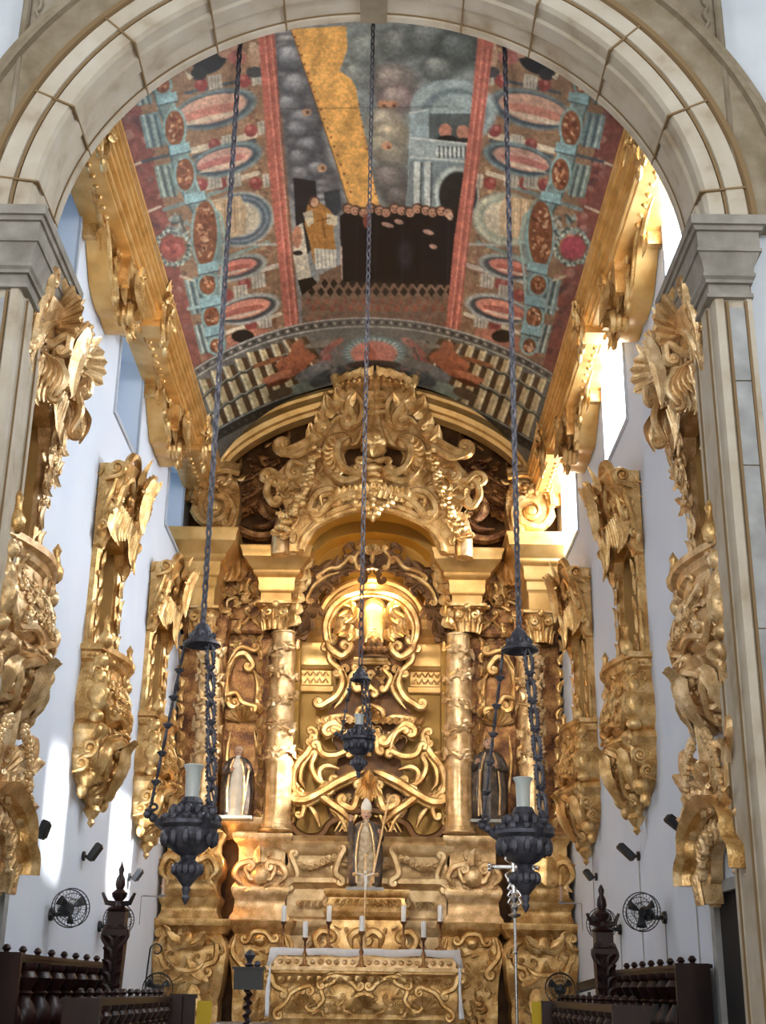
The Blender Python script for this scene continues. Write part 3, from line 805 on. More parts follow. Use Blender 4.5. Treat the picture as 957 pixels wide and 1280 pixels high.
def scr(m, F, pts, r, e0=None, e1=None, w=0.0, flat=.9, n=6, taper=True, boss=True, step=5):
    """a carved scroll: smooth path with optional spiral ends; e=(R, turn[, turns])"""
    P = catmull(pts, step) if len(pts) > 2 else catmull([pts[0], tuple((pts[0][k]+pts[1][k])/2 for k in range(2)), pts[1]], 3)
    L0, L1 = 0, 0
    bosses = []
    if e1:
        t = (P[-1][0]-P[-2][0], P[-1][1]-P[-2][1]); l = sqrt(t[0]**2+t[1]**2) + 1e-9
        sp, c = spiral(P[-1], (t[0]/l, t[1]/l), e1[0], e1[1], e1[2] if len(e1) > 2 else 1.2)
        P = P + sp; L1 = len(sp); bosses.append((c, e1[0]))
    if e0:
        t = (P[0][0]-P[1][0], P[0][1]-P[1][1]); l = sqrt(t[0]**2+t[1]**2) + 1e-9
        sp, c = spiral(P[0], (t[0]/l, t[1]/l), e0[0], e0[1], e0[2] if len(e0) > 2 else 1.2)
        P = sp[::-1] + P; L0 = len(sp); bosses.append((c, e0[0]))
    L = len(P); rad = []
    for i in range(L):
        f = 1.0
        if L0 and i < L0: f = .35 + .65 * i / L0
        if L1 and i > L-1-L1: f = min(f, .35 + .65 * (L-1-i) / L1)
        if taper and not L0 and i < 5: f = min(f, .3 + .14*i)
        if taper and not L1 and i > L-6: f = min(f, .3 + .14*(L-1-i))
        rad.append(r * f)
    m.tube([F(a, b, w) for a, b in P], rad, n, flat, N=F.n())
    if boss:
        for c, R in bosses:
            p = F(c[0], c[1], w + R*.15); rr = R*.36
            m.ball(p, (rr*.8, rr, rr) if F.k == 'w' else (rr, rr*.8, rr), 6, 4)
def leaf(m, F, p0, p1, wd, bend=.2, w=0.0, lift=.06, lobes=4, curl=.5):
    """acanthus leaf from p0 to p1, ridge in relief and lobed edges; the tip curls forward"""
    dx, dz = p1[0]-p0[0], p1[1]-p0[1]; L = sqrt(dx*dx+dz*dz) + 1e-9
    nx, nz = -dz/L, dx/L
    S = lobes*3
    rows = []
    for i in range(S+1):
        f = i / S
        cx = p0[0] + dx*f + nx*bend*L*sin(pi*f); cz = p0[1] + dz*f + nz*bend*L*sin(pi*f)
        env = sin(pi*min(1, f*.74+.14))**.6 * (1 - f**10*.6)
        lob = 1 - .24*abs(((f*lobes) % 1) - .35)
        hw = wd*.5*env*lob
        hh = w + lift*(1-f*.3) + curl*lift*2*f**3
        row = []
        for j, (q_, h) in enumerate([(-1, -.7), (-.55, .1), (-.22, .25), (0, 1), (.22, .25), (.55, .1), (1, -.7)]):
            row.append(F(cx + nx*hw*q_ - dx/L*abs(q_)*hw*.3, cz + nz*hw*q_ - dz/L*abs(q_)*hw*.3, hh + lift*.6*h*env))
        rows.append(row)
    m.grid(rows)
def shell(m, F, c, R, a0, a1, n=9, w=0.0, lift=.1, r=None):
    rows = []
    for i in range(n*2+1):
        a = a0 + (a1-a0)*i/(n*2); k = 1.0 if i % 2 else .93
        rows.append([F(c[0] + R*f*cos(a)*(k if f > .6 else 1), c[1] + R*f*sin(a)*(k if f > .6 else 1), w + lift*(1.2*f**1.5 + (.35*f if i % 2 else 0))) for f in (.12, .35, .6, .82, 1)])
    m.grid(rows)
    for i in range(n):
        a = a0 + (a1-a0)*(i+.5)/n
        m.tube([F(c[0] + R*f*cos(a), c[1] + R*f*sin(a), w + lift*(1.2*f**1.5+.4*f)) for f in (.15, .4, .7, .95)], [R*.02, R*.04, R*.06, R*.07], 5)
def flower(m, F, c, R, w=0.0, n=5):
    for k in range(n):
        a = 2*pi*k/n + c[0]*3
        p = F(c[0] + R*.6*cos(a), c[1] + R*.6*sin(a), w); rr = R*.42
        m.ball(p, rr, 6, 4)
    m.ball(F(c[0], c[1], w + R*.25), R*.35, 6, 4)
def plate(m, F, outer, w0, w1, holes=()):
    from mathutils.geometry import tessellate_polygon
    loops = [outer] + list(holes)
    flat = [p for l in loops for p in l]
    tris = tessellate_polygon([[Vector((p[0], p[1], 0)) for p in l] for l in loops])
    n = len(flat)
    vs = [F(a, b, w1) for a, b in flat] + [F(a, b, w0) for a, b in flat]
    fs = [t for t in tris] + [tuple(i+n for i in reversed(t)) for t in tris]
    o = 0
    for l in loops:
        for i in range(len(l)):
            a, b = o+i, o+(i+1) % len(l); fs.append((a, b, b+n, a+n))
        o += len(l)
    m.add(vs, fs)
def inside(p, poly_):
    c = False
    for i in range(len(poly_)):
        x0, y0 = poly_[i]; x1, y1 = poly_[i-1]
        if (y0 > p[1]) != (y1 > p[1]) and p[0] < (x1-x0)*(p[1]-y0)/(y1-y0)+x0: c = not c
    return c
def carve(m, F, poly_, n, size, w=0.0, seed=1, kinds='slf'):
    """scatter small scrolls, leaves and flowers of carving over a region"""
    r = random.Random(seed)
    xs = [p[0] for p in poly_]; zs = [p[1] for p in poly_]
    k = 0; tries = 0
    while k < n and tries < n*8:
        tries += 1
        p = (r.uniform(min(xs), max(xs)), r.uniform(min(zs), max(zs)))
        if not inside(p, poly_): continue
        k += 1
        a = r.uniform(0, 2*pi); s = size * r.uniform(.6, 1.25); kd = r.choice(kinds)
        ww = w(p[0], p[1]) if callable(w) else w
        q2 = (p[0] + s*cos(a), p[1] + s*sin(a))
        if kd == 's':
            mid = ((p[0]+q2[0])/2 - s*.3*sin(a), (p[1]+q2[1])/2 + s*.3*cos(a))
            scr(m, F, [p, mid, q2], s*.13, None, (s*.26, -1, 1.0), ww, 1.2, 5, step=3)
        elif kd == 'l':
            leaf(m, F, p, q2, s*.5, r.uniform(-.3, .3), ww, s*.14, 3)
        else:
            flower(m, F, p, s*.26, ww + s*.05)

# ------------------------------------------------------------------ gilded cornices under the vault
def smooth01(x): x = max(0, min(1, x)); return x*x*(3-2*x)
def cornice(side):
    nm = 'left' if side < 0 else 'right'
    t = thing('gilded_cornice', ('carved gilt cornice on the sunny window side, above the three bright glowing windows' if side > 0 else 'carved gilt cornice on the shaded window side, above the grey-blue windows'),
              'cornice', (side*WX, 0, 0))
    FW = lambda s, z, w: Vector((side*(WX-w), s, z))
    class FS(Fr):
        def __init__(s2): s2.k = 'w'; s2.tilt = None
        def __call__(s2, a, b, w=0.0): return FW(a, b, w)
        def n(s2): return Vector((-side, 0, 0))
    F = FS()
    Y0, Y1 = 13.62, 26.5
    m = M()
    prof = [(.0, 12.66), (.77, 12.66), (.77, 12.54), (.73, 12.52), (.71, 12.46), (.74, 12.43), (.73, 12.36), (.66, 12.34), (.64, 12.28), (.67, 12.25), (.66, 12.17), (.58, 12.15), (.55, 12.08), (.58, 12.05), (.56, 11.99), (.48, 11.98), (0, 11.98)]
    m.sweep(prof, [(0, Y0, 0), (0, Y1, 0)], (-side, 0, 0), (0, 0, 1))
    m.v = [(x + side*WX, y, z) for x, y, z in m.v]
    for w_, z_, r_ in ((.755, 12.60, .045), (.745, 12.44, .04), (.675, 12.26, .045), (.585, 12.06, .045)):
        m.tube([FW(Y0, z_, w_), FW((Y0+Y1)/2, z_, w_), FW(Y1, z_, w_)], r_, 8)
    m.build('beam', GOLDM, t, 25)
    posts = [14.0, 19.2, 24.4]
    piers = [17.5, 22.75]
    for pc in posts:
        c = M()
        # bracket block with leafy capital, breaking the beam forward
        for z0, z1, p, hw in ((11.9, 12.0, .66, .20), (12.0, 12.25, .72, .26), (12.25, 12.3, .76, .3), (12.3, 12.6, .78, .24), (12.6, 12.72, .80, .32)):
            xa, xb = sorted((side*WX, side*(WX-p))); c.box((xa, pc-hw, z0), (xb, pc+hw, z1))
        c.build('bracket', GOLDM, t)
        l = M()
        for k in range(16):
            a = rnd.uniform(-.3, .3); z = rnd.uniform(12.0, 12.6)
            leaf(l, F, (pc+a, z), (pc+a+rnd.uniform(-.25, .25), z+rnd.uniform(-.2, .25)), .16, .2, .74, .06, 3)
        for s in (-1, 1):
            scr(l, F, [(pc+s*.1, 11.7), (pc+s*.25, 11.9), (pc+s*.2, 12.2)], .05, (.1, s), (.1, -s), .72)
        l.build('leaf_capital', GOLD, t)
    # coved bays and their scalloped valance, hanging lowest between the windows
    def zb(y):
        d = min(abs(y-c) for c in WIN)
        return 12.02 - .75*smooth01((d-1.05)/1.1)
    NS = 110
    rows = []; edge = []
    for i in range(NS+1):
        y = Y0 + (Y1-Y0)*i/NS; z = zb(y) - .05*abs(sin(y*5))
        rows.append([FW(y, z, .01), FW(y, z, .16), FW(y, z+.02, .34), FW(y, z+.20, .30), FW(y, z+.22, .12), FW(y, (z+12)/2+.15, .10), FW(y, 12.02, .44)])
        edge.append(FW(y, z+.03, .35))
    v = M(); v.grid(rows); v.build('cove', GOLDM, t, 30)
    e = M(); e.tube(edge, .035, 6)
    e.tube([p + Vector((side*.02, 0, .19)) for p in edge], .025, 6)
    e.build('valance_edge', GOLD, t)
    for pc in piers:
        b = M()
        carve(b, F, [(pc-1.0, 11.5), (pc+1.0, 11.5), (pc+1.3, 12.0), (pc-1.3, 12.0)], 26, .24, .36, int(pc), 'sl')
        # big volute bracket in the middle of the pier, with leaves
        for ww in (.34, .42, .5):
            scr(b, F, [(pc-.1, 11.35), (pc+.16, 11.55), (pc-.05, 11.85), (pc-.2, 12.0)], .09, (.14, 1), (.17, 1), ww)
        leaf(b, F, (pc, 11.95), (pc, 11.2), .5, 0, .5, .12, 5)
        leaf(b, F, (pc-.25, 11.7), (pc-.4, 11.2), .3, .1, .36, .08, 4); leaf(b, F, (pc+.25, 11.7), (pc+.4, 11.2), .3, -.1, .36, .08, 4)
        flower(b, F, (pc, 11.95), .16, .62)
        for s in (-1, 1):
            xa, xb = sorted((side*(WX-.1), side*(WX-.55)))
            b.box((xa, pc+s*.55-.05, 11.45), (xb, pc+s*.55+.05, 12.0))
            scr(b, F, [(pc+s*.55, 11.3), (pc+s*.75, 11.5), (pc+s*.6, 11.9)], .06, (.1, s), (.1, -s), .38)
        b.build('volute_bracket', GOLD, t)
    for c_ in WIN:
        b = M()
        # window head: two hanging strips and a crossbar
        for s in (-1, 1):
            xa, xb = sorted((side*(WX-.02), side*(WX-.22)))
            b.box((xa, c_+s*1.2-.07, 11.75), (xb, c_+s*1.2+.07, 12.0))
            b.tube([FW(c_+s*1.2, 11.75, .22), FW(c_+s*1.2, 12.0, .26)], .05, 6)
            leaf(b, F, (c_+s*1.2, 11.85), (c_+s*1.2, 11.55), .2, 0, .2, .06, 3)
            scr(b, F, [(c_+s*1.05, 11.9), (c_+s*.75, 12.0), (c_+s*.3, 11.98)], .05, (.1, s), None, .3)
        xa, xb = sorted((side*(WX-.02), side*(WX-.5)))
        b.box((xa, c_-1.15, 12.0), (xb, c_+1.15, 12.08))
        for k in range(9):
            y = c_ - 1 + k*.25
            b.ball(FW(y, 11.98, .38), .05, 6, 4)
        b.build('window_hood', GOLD, t)
    if side > 0:
        pass
    return t
cornice(-1); cornice(1)
# warm lamps hidden on the ledge behind the cornice lighting the gilding
# ------------------------------------------------------------------ gilded tribune balconies
def side_volutes(m, spec, s0):
    # volutes carved on the two end faces: (z, radius, distance from wall)
    for s in (-1, 1):
        for z, R, w in spec:
            sp, c = spiral((w, z-R), (1, 0), R, 1, 1.4)
            m.tube([(w-R*1.2, s*s0, z-R*1.3), (w-R*.5, s*s0, z-R*1.05)] + [(a, s*(s0+.02), b) for a, b in sp], [R*.22, R*.3] + [R*(.34-.2*i/len(sp)) for i in range(len(sp))], 6)
            m.ball((c[0], s*(s0+.04), c[1]), R*.3, 6, 4)
def end_carve(m, z0, z1, w1, s0, n, seed):
    for s in (-1, 1):
        class FE(Fr):
            def __init__(s2): s2.k = 'z'; s2.tilt = None; s2.d = 0
            def __call__(s2, a, b, w=0.0): return Vector((a, s*(s0 + w), b))
            def n(s2): return Vector((0, s, 0))
        carve(m, FE(), [(.03, z0), (w1, z0), (w1, z1), (.03, z1)], n, .16, .0, seed, 'sl')
def make_balcony(grand):
    t = thing('tribune_balcony', 'x', 'balcony', (0, 0, 0))
    F = Fr('w')
    # lining of the doorway
    m = M()
    m.box((-.62, -.715, 5.9), (-.55, .715, 8.34))
    m.box((-.55, .68, 5.9), (.03, .715, 8.34)); m.box((-.55, -.715, 5.9), (.03, -.68, 8.34)); m.box((-.55, -.68, 8.28), (.03, .68, 8.34))
    m.build('doorway_lining', OCHREP, t)
    for s in (-1, 1):
        m = M()   # frame strip
        m.sweep([(-.10, 0), (-.10, .08), (-.05, .12), (.0, .08), (.05, .13), (.10, .10), (.10, 0)], [(0, s*.80, 6.1), (0, s*.82, 7.2), (0, s*.80, 8.5)], (0, 1, 0), (1, 0, 0))
        for k in range(7):
            z = 6.5 + k*.3
            leaf(m, F, (s*.82, z-.12), (s*(.9 if k % 2 else .76), z+.16), .14, .2*s, .12, .04, 3)
        scr(m, F, [(s*.86, 6.3), (s*.95, 6.6), (s*.88, 7.0)], .045, (.12, -s), (.06, s), .1)
        m.build('frame', GOLDP if grand else GOLD, t)
    # hood: leaning valance with broken scroll pediment
    top = 9.35
    m = M()
    rows = []
    for i in range(25):
        s = -1.0 + i/12.0
        a = abs(s)
        zl = 8.30 - .38*smooth01((a-.5)/.35) + .12*(1-smooth01(a/.5)) - .05*abs(sin(s*16))
        row = [F(s*.98, zl, .02)]
        for f in (0, .12, .3, .5, .7, .85, 1):
            z = zl + (top - .12*a - zl)*f
            w = .14 + .30*f**1.3 + (.06 if f in (.12, .85, 1) else 0) + .10*(1-a)
            row.append(F(s*(1 + .05*f), z, w))
        row.append(F(s, top-.12*a, .02))
        rows.append(row)
    m.grid(rows)
    for e_ in (rows[0], rows[-1]): m.add(e_, [tuple(range(len(e_)))])
    m.build('hood', GOLDP if grand else GOLD, t, 35)
    m = M()
    lean = lambda a, b: .12 + .30*max(0, min(1.3, (b-8.2)/1.2)) + .06*(1-min(1, abs(a)))
    FL = Fr('w', tilt=lean)
    for s in (-1, 1):
        if not grand: scr(m, FL, [(s*.25, 9.15), (s*.55, 9.42), (s*.88, 9.38), (s*1.0, 9.1)], .07, (.12, s), (.15, -s), .06)
        scr(m, FL, [(s*.3, 8.95), (s*.6, 9.1), (s*.85, 8.9), (s*.9, 8.5)], .06, (.1, s), (.12, s), .08)
        scr(m, FL, [(s*1.02, 9.1), (s*1.08, 8.6), (s*.98, 8.15)], .06, None, (.1, s), .0)
        leaf(m, FL, (s*.85, 8.5), (s*.9, 8.0), .3, .1*s, .05, .08, 4)
        leaf(m, FL, (s*.7, 8.5), (s*.6, 8.0), .25, .1*s, .06, .08, 4)
        leaf(m, FL, (s*.2, 9.15), (s*.5, 9.5), .26, -.3*s, .1, .09, 4)
        for k in range(6):
            leaf(m, FL, (s*(.08+k*.12), 8.62), (s*(.06+k*.13), 8.28-.05*k), .13, 0, .06, .06, 3)
    shell(m, FL, (0, 9.0), .42, -.2, pi+.2, 9, .1, .10)
    leaf(m, FL, (0, 9.3), (0, 8.4), .4, 0, .14, .12, 5)
    carve(m, FL, [(-.95, 8.35), (.95, 8.35), (.95, 9.2), (-.95, 9.2)], 34, .2, .04, 5)
    if grand:
        # great shell bending forward and cascades of foliage down both sides
        FG = Fr('w', tilt=lambda a, b: .18 + .20*max(0, min(1.4, (b-8.4)/1.2)))
        for s in (-1, 1):
            class FE(Fr):
                def __init__(s2): s2.k = 'z'; s2.tilt = None; s2.d = 0
                def __call__(s2, a, b, w=0.0): return Vector((a, s*(.30 + w) + .0, b))
                def n(s2): return Vector((0, s, 0))
            fe = FE()
            shell(m, fe, (.20, 9.15), .60, -.5, 2.5, 11, .18, .16)
            m.ball((.22, s*.62, 9.15), (.15, .13, .15), 10, 8)
            scr(m, fe, [(.12, 8.9), (.35, 8.8), (.6, 8.95), (.62, 8.75)], .05, (.08, 1), (.08, -1), .3)
            scr(m, fe, [(.5, 8.7), (.55, 8.45), (.45, 8.2)], .05, (.07, -1), (.09, 1), .25)
            for k in range(8): leaf(m, fe, (.15+.05*k, 8.8-.03*k), (.12+.06*k, 8.5-.06*k), .13, .2, .28, .07, 3)
            scr(m, FG, [(s*.2, 9.0), (s*.5, 8.9), (s*.9, 9.1), (s*1.1, 9.4)], .08, (.12, -s), (.14, s), .1)
            scr(m, FG, [(s*1.08, 9.3), (s*1.12, 8.9), (s*1.0, 8.5)], .06, (.1, s), (.12, s), .1)
            carve(m, Fr('w', tilt=lambda a, b: .18 + .12*(b-7.4)), [(s*.55, 8.9), (s*1.18, 8.9), (s*1.1, 8.2), (s*.95, 7.7), (s*.72, 7.1), (s*.62, 7.6), (s*.58, 8.2)], 60, .2, 0, 11+s)
            carve(m, Fr('w', tilt=lambda a, b: .12 + .12*(b-7.4)), [(s*.55, 8.9), (s*1.18, 8.9), (s*1.1, 8.2), (s*.95, 7.7), (s*.72, 7.1), (s*.62, 7.6), (s*.58, 8.2)], 40, .3, 0, 21+s, 'l')
        carve(m, FG, [(-.9, 8.5), (.9, 8.5), (.9, 9.3), (-.9, 9.3)], 40, .26, .06, 8)
    end_carve(m, 8.35, 9.2, .34, 1.02, 14, 31)
    side_volutes(m, [(9.12, .14, .30), (8.55, .10, .26), (8.2, .08, .16)], 1.06)
    m.build('crest', GOLDP if grand else GOLD, t)
    # bombe parapet and console
    prof = [(6.34, 1.04, .50), (6.26, 1.04, .50), (6.24, .98, .44), (6.14, .96, .42), (6.10, .90, .37), (5.95, .92, .38), (5.72, 1.02, .46), (5.45, 1.06, .52), (5.30, 1.0, .47), (5.22, .92, .40),
            (5.16, 1.0, .50), (5.08, 1.03, .54), (5.0, .96, .46), (4.9, .92, .40), (4.72, .94, .40), (4.55, .84, .34), (4.42, .66, .26), (4.3, .42, .17), (4.2, .2, .08)]
    m = M(); rows = []
    def plan(hw, dp):
        pts = []
        for k in range(15):
            u = -1 + k/7.0
            bow = 1 - .22*abs(u)**3 + .12*cos(pi*u*1.0)
            pts.append((u*hw, dp*bow))
        return [(-hw, 0)] + pts + [(hw, 0)]
    for z, hw, dp in prof: rows.append([F(a, z, w) for a, w in plan(hw, dp)])
    m.grid(rows); m.add(rows[0], [tuple(range(len(rows[0])))])
    m.build('parapet', GOLDP if grand else GOLD, t, 35)
    def pw(a, b):
        for i in range(len(prof)-1):
            if prof[i][0] >= b >= prof[i+1][0]:
                f = (prof[i][0]-b)/(prof[i][0]-prof[i+1][0]+1e-9)
                hw = prof[i][1]*(1-f)+prof[i+1][1]*f; dp = prof[i][2]*(1-f)+prof[i+1][2]*f
                u = max(-1, min(1, a/max(.05, hw)))
                return dp*(1 - .22*abs(u)**3 + .12*cos(pi*u))
        return .05
    FP = Fr('w', tilt=pw)
    m = M()
    # pierced trellis of little crossing ribs
    for k in range(-5, 6):
        for sg in (-1, 1):
            pts = [(k*.14 + sg*(f-.5)*.62, 5.42 + f*.5) for f in (0, .25, .5, .75, 1)]
            pts = [p for p in pts if abs(p[0]) < .66]
            if len(pts) > 2: m.tube([FP(a, b, .02) for a, b in pts], .018, 5)
    for k in range(18): 
        flower(m, FP, (-.55 + (k % 6)*.22, 5.5 + (k//6)*.17), .06, .03)
    for s in (-1, 1):
        scr(m, FP, [(s*.75, 5.3), (s*.95, 5.55), (s*.82, 5.9), (s*.9, 6.1)], .06, (.13, -s), (.09, s), .03)
        scr(m, FP, [(s*.1, 5.28), (s*.4, 5.36), (s*.68, 5.3)], .05, (.08, s), (.1, s), .04)
        # posts at the ends
        for zc, rr, hh in ((6.1, .10, .12), (5.85, .09, .14), (5.55, .14, .22), (5.28, .10, .1)):
            m.ball((.30, s*.96, zc), (rr*1.2, rr, hh), 10, 8)
        # console brackets
        scr(m, FP, [(s*.85, 5.0), (s*.9, 4.75), (s*.72, 4.5), (s*.45, 4.45)], .08, (.12, -s), (.13, -s), .03)
        scr(m, FP, [(s*.25, 5.0), (s*.5, 4.85), (s*.42, 4.6), (s*.2, 4.4)], .07, (.12, s), (.1, s), .06)
        leaf(m, FP, (s*.62, 4.95), (s*.66, 4.35), .3, .1*s, .03, .09, 4)
        m.ball((.22, s*.78, 4.42), (.12, .10, .14), 8, 6); m.ball((.16, s*.78, 4.24), (.08, .07, .12), 8, 6)
    leaf(m, FP, (0, 5.05), (0, 4.2), .5, 0, .05, .12, 5)
    carve(m, FP, [(-.9, 5.1), (.9, 5.1), (.75, 4.6), (.3, 4.35), (-.3, 4.35), (-.75, 4.6)], 26, .18, .02, 3)
    end_carve(m, 5.3, 6.1, .36, .97, 12, 32); end_carve(m, 4.5, 5.0, .32, .9, 8, 33)
    carve(m, FP, [(-.85, 5.35), (.85, 5.35), (.85, 6.05), (-.85, 6.05)], 24, .2, .02, 35, 'sl')
    side_volutes(m, [(5.62, .16, .30), (5.95, .09, .26), (4.82, .12, .26), (4.6, .10, .16)], .98)
    for s in (-1, 1):
        for k in range(5): m.ball((.12 + .06*k, s*1.0, 6.18), .03, 5, 4)
    m.build('carving', GOLDP if grand else GOLD, t)
    m = M()
    if not grand: m.lathe([(.0, 4.34), (.13, 4.32), (.16, 4.22), (.10, 4.12), (.13, 4.05), (.08, 3.97), (.04, 3.92), (.06, 3.87), (0, 3.80)], (.16, 0, 0), 12)
    if not grand: m.build('pendant', GOLD, t)
    for s in (-1, 1):
        m = M()   # urn finial by the rail
        m.lathe([(.05, 6.3), (.1, 6.36), (.11, 6.46), (.06, 6.54), (.04, 6.66), (.06, 6.72), (.0, 6.82)], (.34, s*.93, 0), 10)
        m.build('rail_finial', GOLD, t)
    return t
gb = make_balcony(True)
for ch in gb.children:
    for v in ch.data.vertices:
        if v.co.z < 5: v.co.z = 5 - (5-v.co.z)*.78
b0 = make_balcony(False)
def place(o, side, y, z, label, group, first):
    c = o if first else copy_tree(o)
    c.location = (side*WX, y, z); c.rotation_euler = (0, 0, 0 if side < 0 else pi)
    c['label'] = label; c['group'] = group
    return c
G = 'gilded balconies on the chancel walls'
place(gb, -1, BALC[0]-.3, 0, 'shell-crested gilded balcony half hidden by the jamb on the wall with sun patches', G, True)
place(gb, 1, BALC[0]-.3, 0, 'gilded balcony with shell crest half hidden by the stone jamb, opposite the sun patches', G, False)
place(b0, -1, BALC[1], 0, 'middle gilded balcony on the wall with the bright sun patches', G, True)
place(b0, 1, BALC[1], 0, 'middle gilded balcony on the wall without sun patches', G, False)
place(b0, -1, BALC[2], 0, 'gilded balcony next to the altarpiece, behind the hanging lamp on the sun patch side', G, False)
place(b0, 1, BALC[2], 0, 'gilded balcony next to the altarpiece, on the wall without sun patches', G, False)

# ------------------------------------------------------------------ carved door crowns near the arch
def make_door_crown():
    t = thing('door_crown', 'x', 'door canopy', (0, 0, 0))
    F = Fr('w')
    path = catmull([(-1.42, 2.78), (-1.40, 3.05), (-1.15, 3.25), (-1.08, 3.6), (-.7, 3.82), (0, 3.95), (.7, 3.82), (1.08, 3.6), (1.15, 3.25), (1.40, 3.05), (1.42, 2.78)], 5)
    m = M()
    def nrm(i):
        a, b = path[max(0, i-1)], path[min(len(path)-1, i+1)]
        dx, dz = b[0]-a[0], b[1]-a[1]; l = sqrt(dx*dx+dz*dz)
        return Vector((0, -dz/l, dx/l))
    m.sweep([(-.16, 0), (-.16, .16), (-.10, .20), (-.10, .28), (-.03, .32), (-.02, .42), (.04, .46), (.12, .5), (.12, 0)], [F(a, b, 0) for a, b in path], nrm, (1, 0, 0))
    m.build('hood_moulding', GOLD, t, 30)
    m = M()   # slotted valance
    for i in range(2, len(path)-2, 2):
        a, b = path[i]; n = nrm(i)
        p0 = (a - n.y*.16, b - n.z*.16); L = .34 + .06*sin(i)
        scr(m, F, [p0, (p0[0]-n.y*.1, p0[1]-.18), (p0[0]-n.y*.12, p0[1]-L)], .05, None, None, .28, 1.6, 6)
        m.ball(F(p0[0]-n.y*.12, p0[1]-L, .28), .055, 6, 4)
    plate(m, F, [(a - nrm(i).y*.14, b - nrm(i).z*.14) for i, (a, b) in enumerate(path)] + [(a*.86, b-.38) for a, b in path[::-1]], .02, .16)
    for s in (-1, 1):
        m.box((.02, s*1.2-.13, 2.45), (.3, s*1.2+.13, 2.95))
        for k in range(4): m.tube([F(s*1.2-.12+k*.08, 2.95, .3), F(s*1.2-.12+k*.08, 2.42, .26)], .035, 6)
    m.build('slotted_valance', GOLDP, t)
    m = M()
    for s in (-1, 1):
        scr(m, F, [(s*1.0, 3.75), (s*1.12, 4.1), (s*1.2, 4.4), (s*1.35, 4.62)], .10, (.14, s), (.09, s), .3)
        scr(m, F, [(s*.3, 4.05), (s*.45, 4.4), (s*.8, 4.55), (s*1.1, 4.4)], .08, (.15, -s), None, .32)
        scr(m, F, [(s*.25, 4.0), (s*.6, 3.98), (s*.85, 4.0)], .06, (.1, s), (.16, s), .34)
        leaf(m, F, (s*1.15, 4.3), (s*1.5, 4.5), .25, .1, .3, .08, 4); leaf(m, F, (s*1.05, 3.85), (s*1.4, 3.95), .22, .1, .3, .08, 4)
        for k in range(9):
            f = k/8; flower(m, F, (s*(.35+.7*f), 4.62-.75*f*f + .1), .10, .40)
    shell(m, F, (0, 4.0), .5, .1, pi-.1, 9, .2, .15)
    leaf(m, F, (0, 4.3), (0, 4.9), .4, 0, .25, .1, 4)
    m.build('flower_crest', GOLDP, t)
    return t
dc = make_door_crown()
for ch in dc.children:
    for v in ch.data.vertices:
        v.co.y *= .82; z = v.co.z
        v.co.z = 2.8 + (z-2.78)*.64 if z < 3.9 else 3.52 + (z-3.9)*.95
place(dc, -1, 14.2, 0, 'carved gilt canopy over the doorway below the sun-patch-side balcony nearest the arch', 'gilt door canopies', True)
place(dc, 1, 14.5, 0, 'carved gilt canopy over the dark doorway beside the stone jamb', 'gilt door canopies', False)
# near-black sheets across the two doorways; the passages' shade is put into their colour
for k, s in enumerate((-1, 1)):
    m = M(); xa, xb = sorted((s*(WX+.04), s*(WX+.10)))
    m.box((xa, 13.65, 0), (xb, 15.85, 2.75))
    d = struct(m, 'door_%d' % (k+1), DARK)
    m = M()
    for a0, a1, z0, z1 in ((15.82, 16.0, 0, 2.75), (13.65, 16.0, 2.72, 2.85)):
        xa, xb = sorted((s*(WX-.03), s*(WX+.1))); m.box((xa, a0, z0), (xb, a1, z1))
    m.build('door_surround', STONEG, d)
# ------------------------------------------------------------------ the gilded altarpiece
altar = thing('altarpiece', 'towering gilded baroque altarpiece filling the end of the chancel', 'altarpiece', (0, 27.5, 0))
DO, DI, DN, DT, DB = 27.0, 27.7, 28.6, 28.3, 29.3     # outer order, inner order, niche wall, throne, back
def qx(u, v, d): return q(u, v, d)[0]
def qz(v, d, u=470): return q(u, v, d)[1]
def stack(m, d, u0, u1, vref, rows, back=1.0):
    """moulded block: rows of (photo y, projection m) from bottom to top, front plane at depth d"""
    x0, x1 = qx(u0, vref, d), qx(u1, vref, d)
    R = []
    for v, p in rows:
        z = qz(v, d, (u0+u1)/2)
        R.append([(x0-p, d+back, z), (x0-p, d-p, z), (x1+p, d-p, z), (x1+p, d+back, z)])
    m.grid(R, close_v=True); m.add(R[0], [(0,1,2,3)]); m.add(R[-1], [(0,1,2,3)])
def both(build, name, mat, parent=altar, **kw):
    """build(m) on the left; a mirrored copy as its own part on the right"""
    m = M(); build(m); o1 = m.build(name, mat, parent, **kw)
    n = M(); n.v = [(-x, y, z) for x, y, z in m.v]; n.f = [tuple(reversed(f)) for f in m.f]
    return o1, n.build(name, mat, parent, **kw)
def one(build, name, mat, parent=altar, mirror=True, **kw):
    m = M(); build(m)
    if mirror:
        m.v = [(min(x, 0.0), y, z) for x, y, z in m.v]
        m.mirror()
    return m.build(name, mat, parent, **kw)

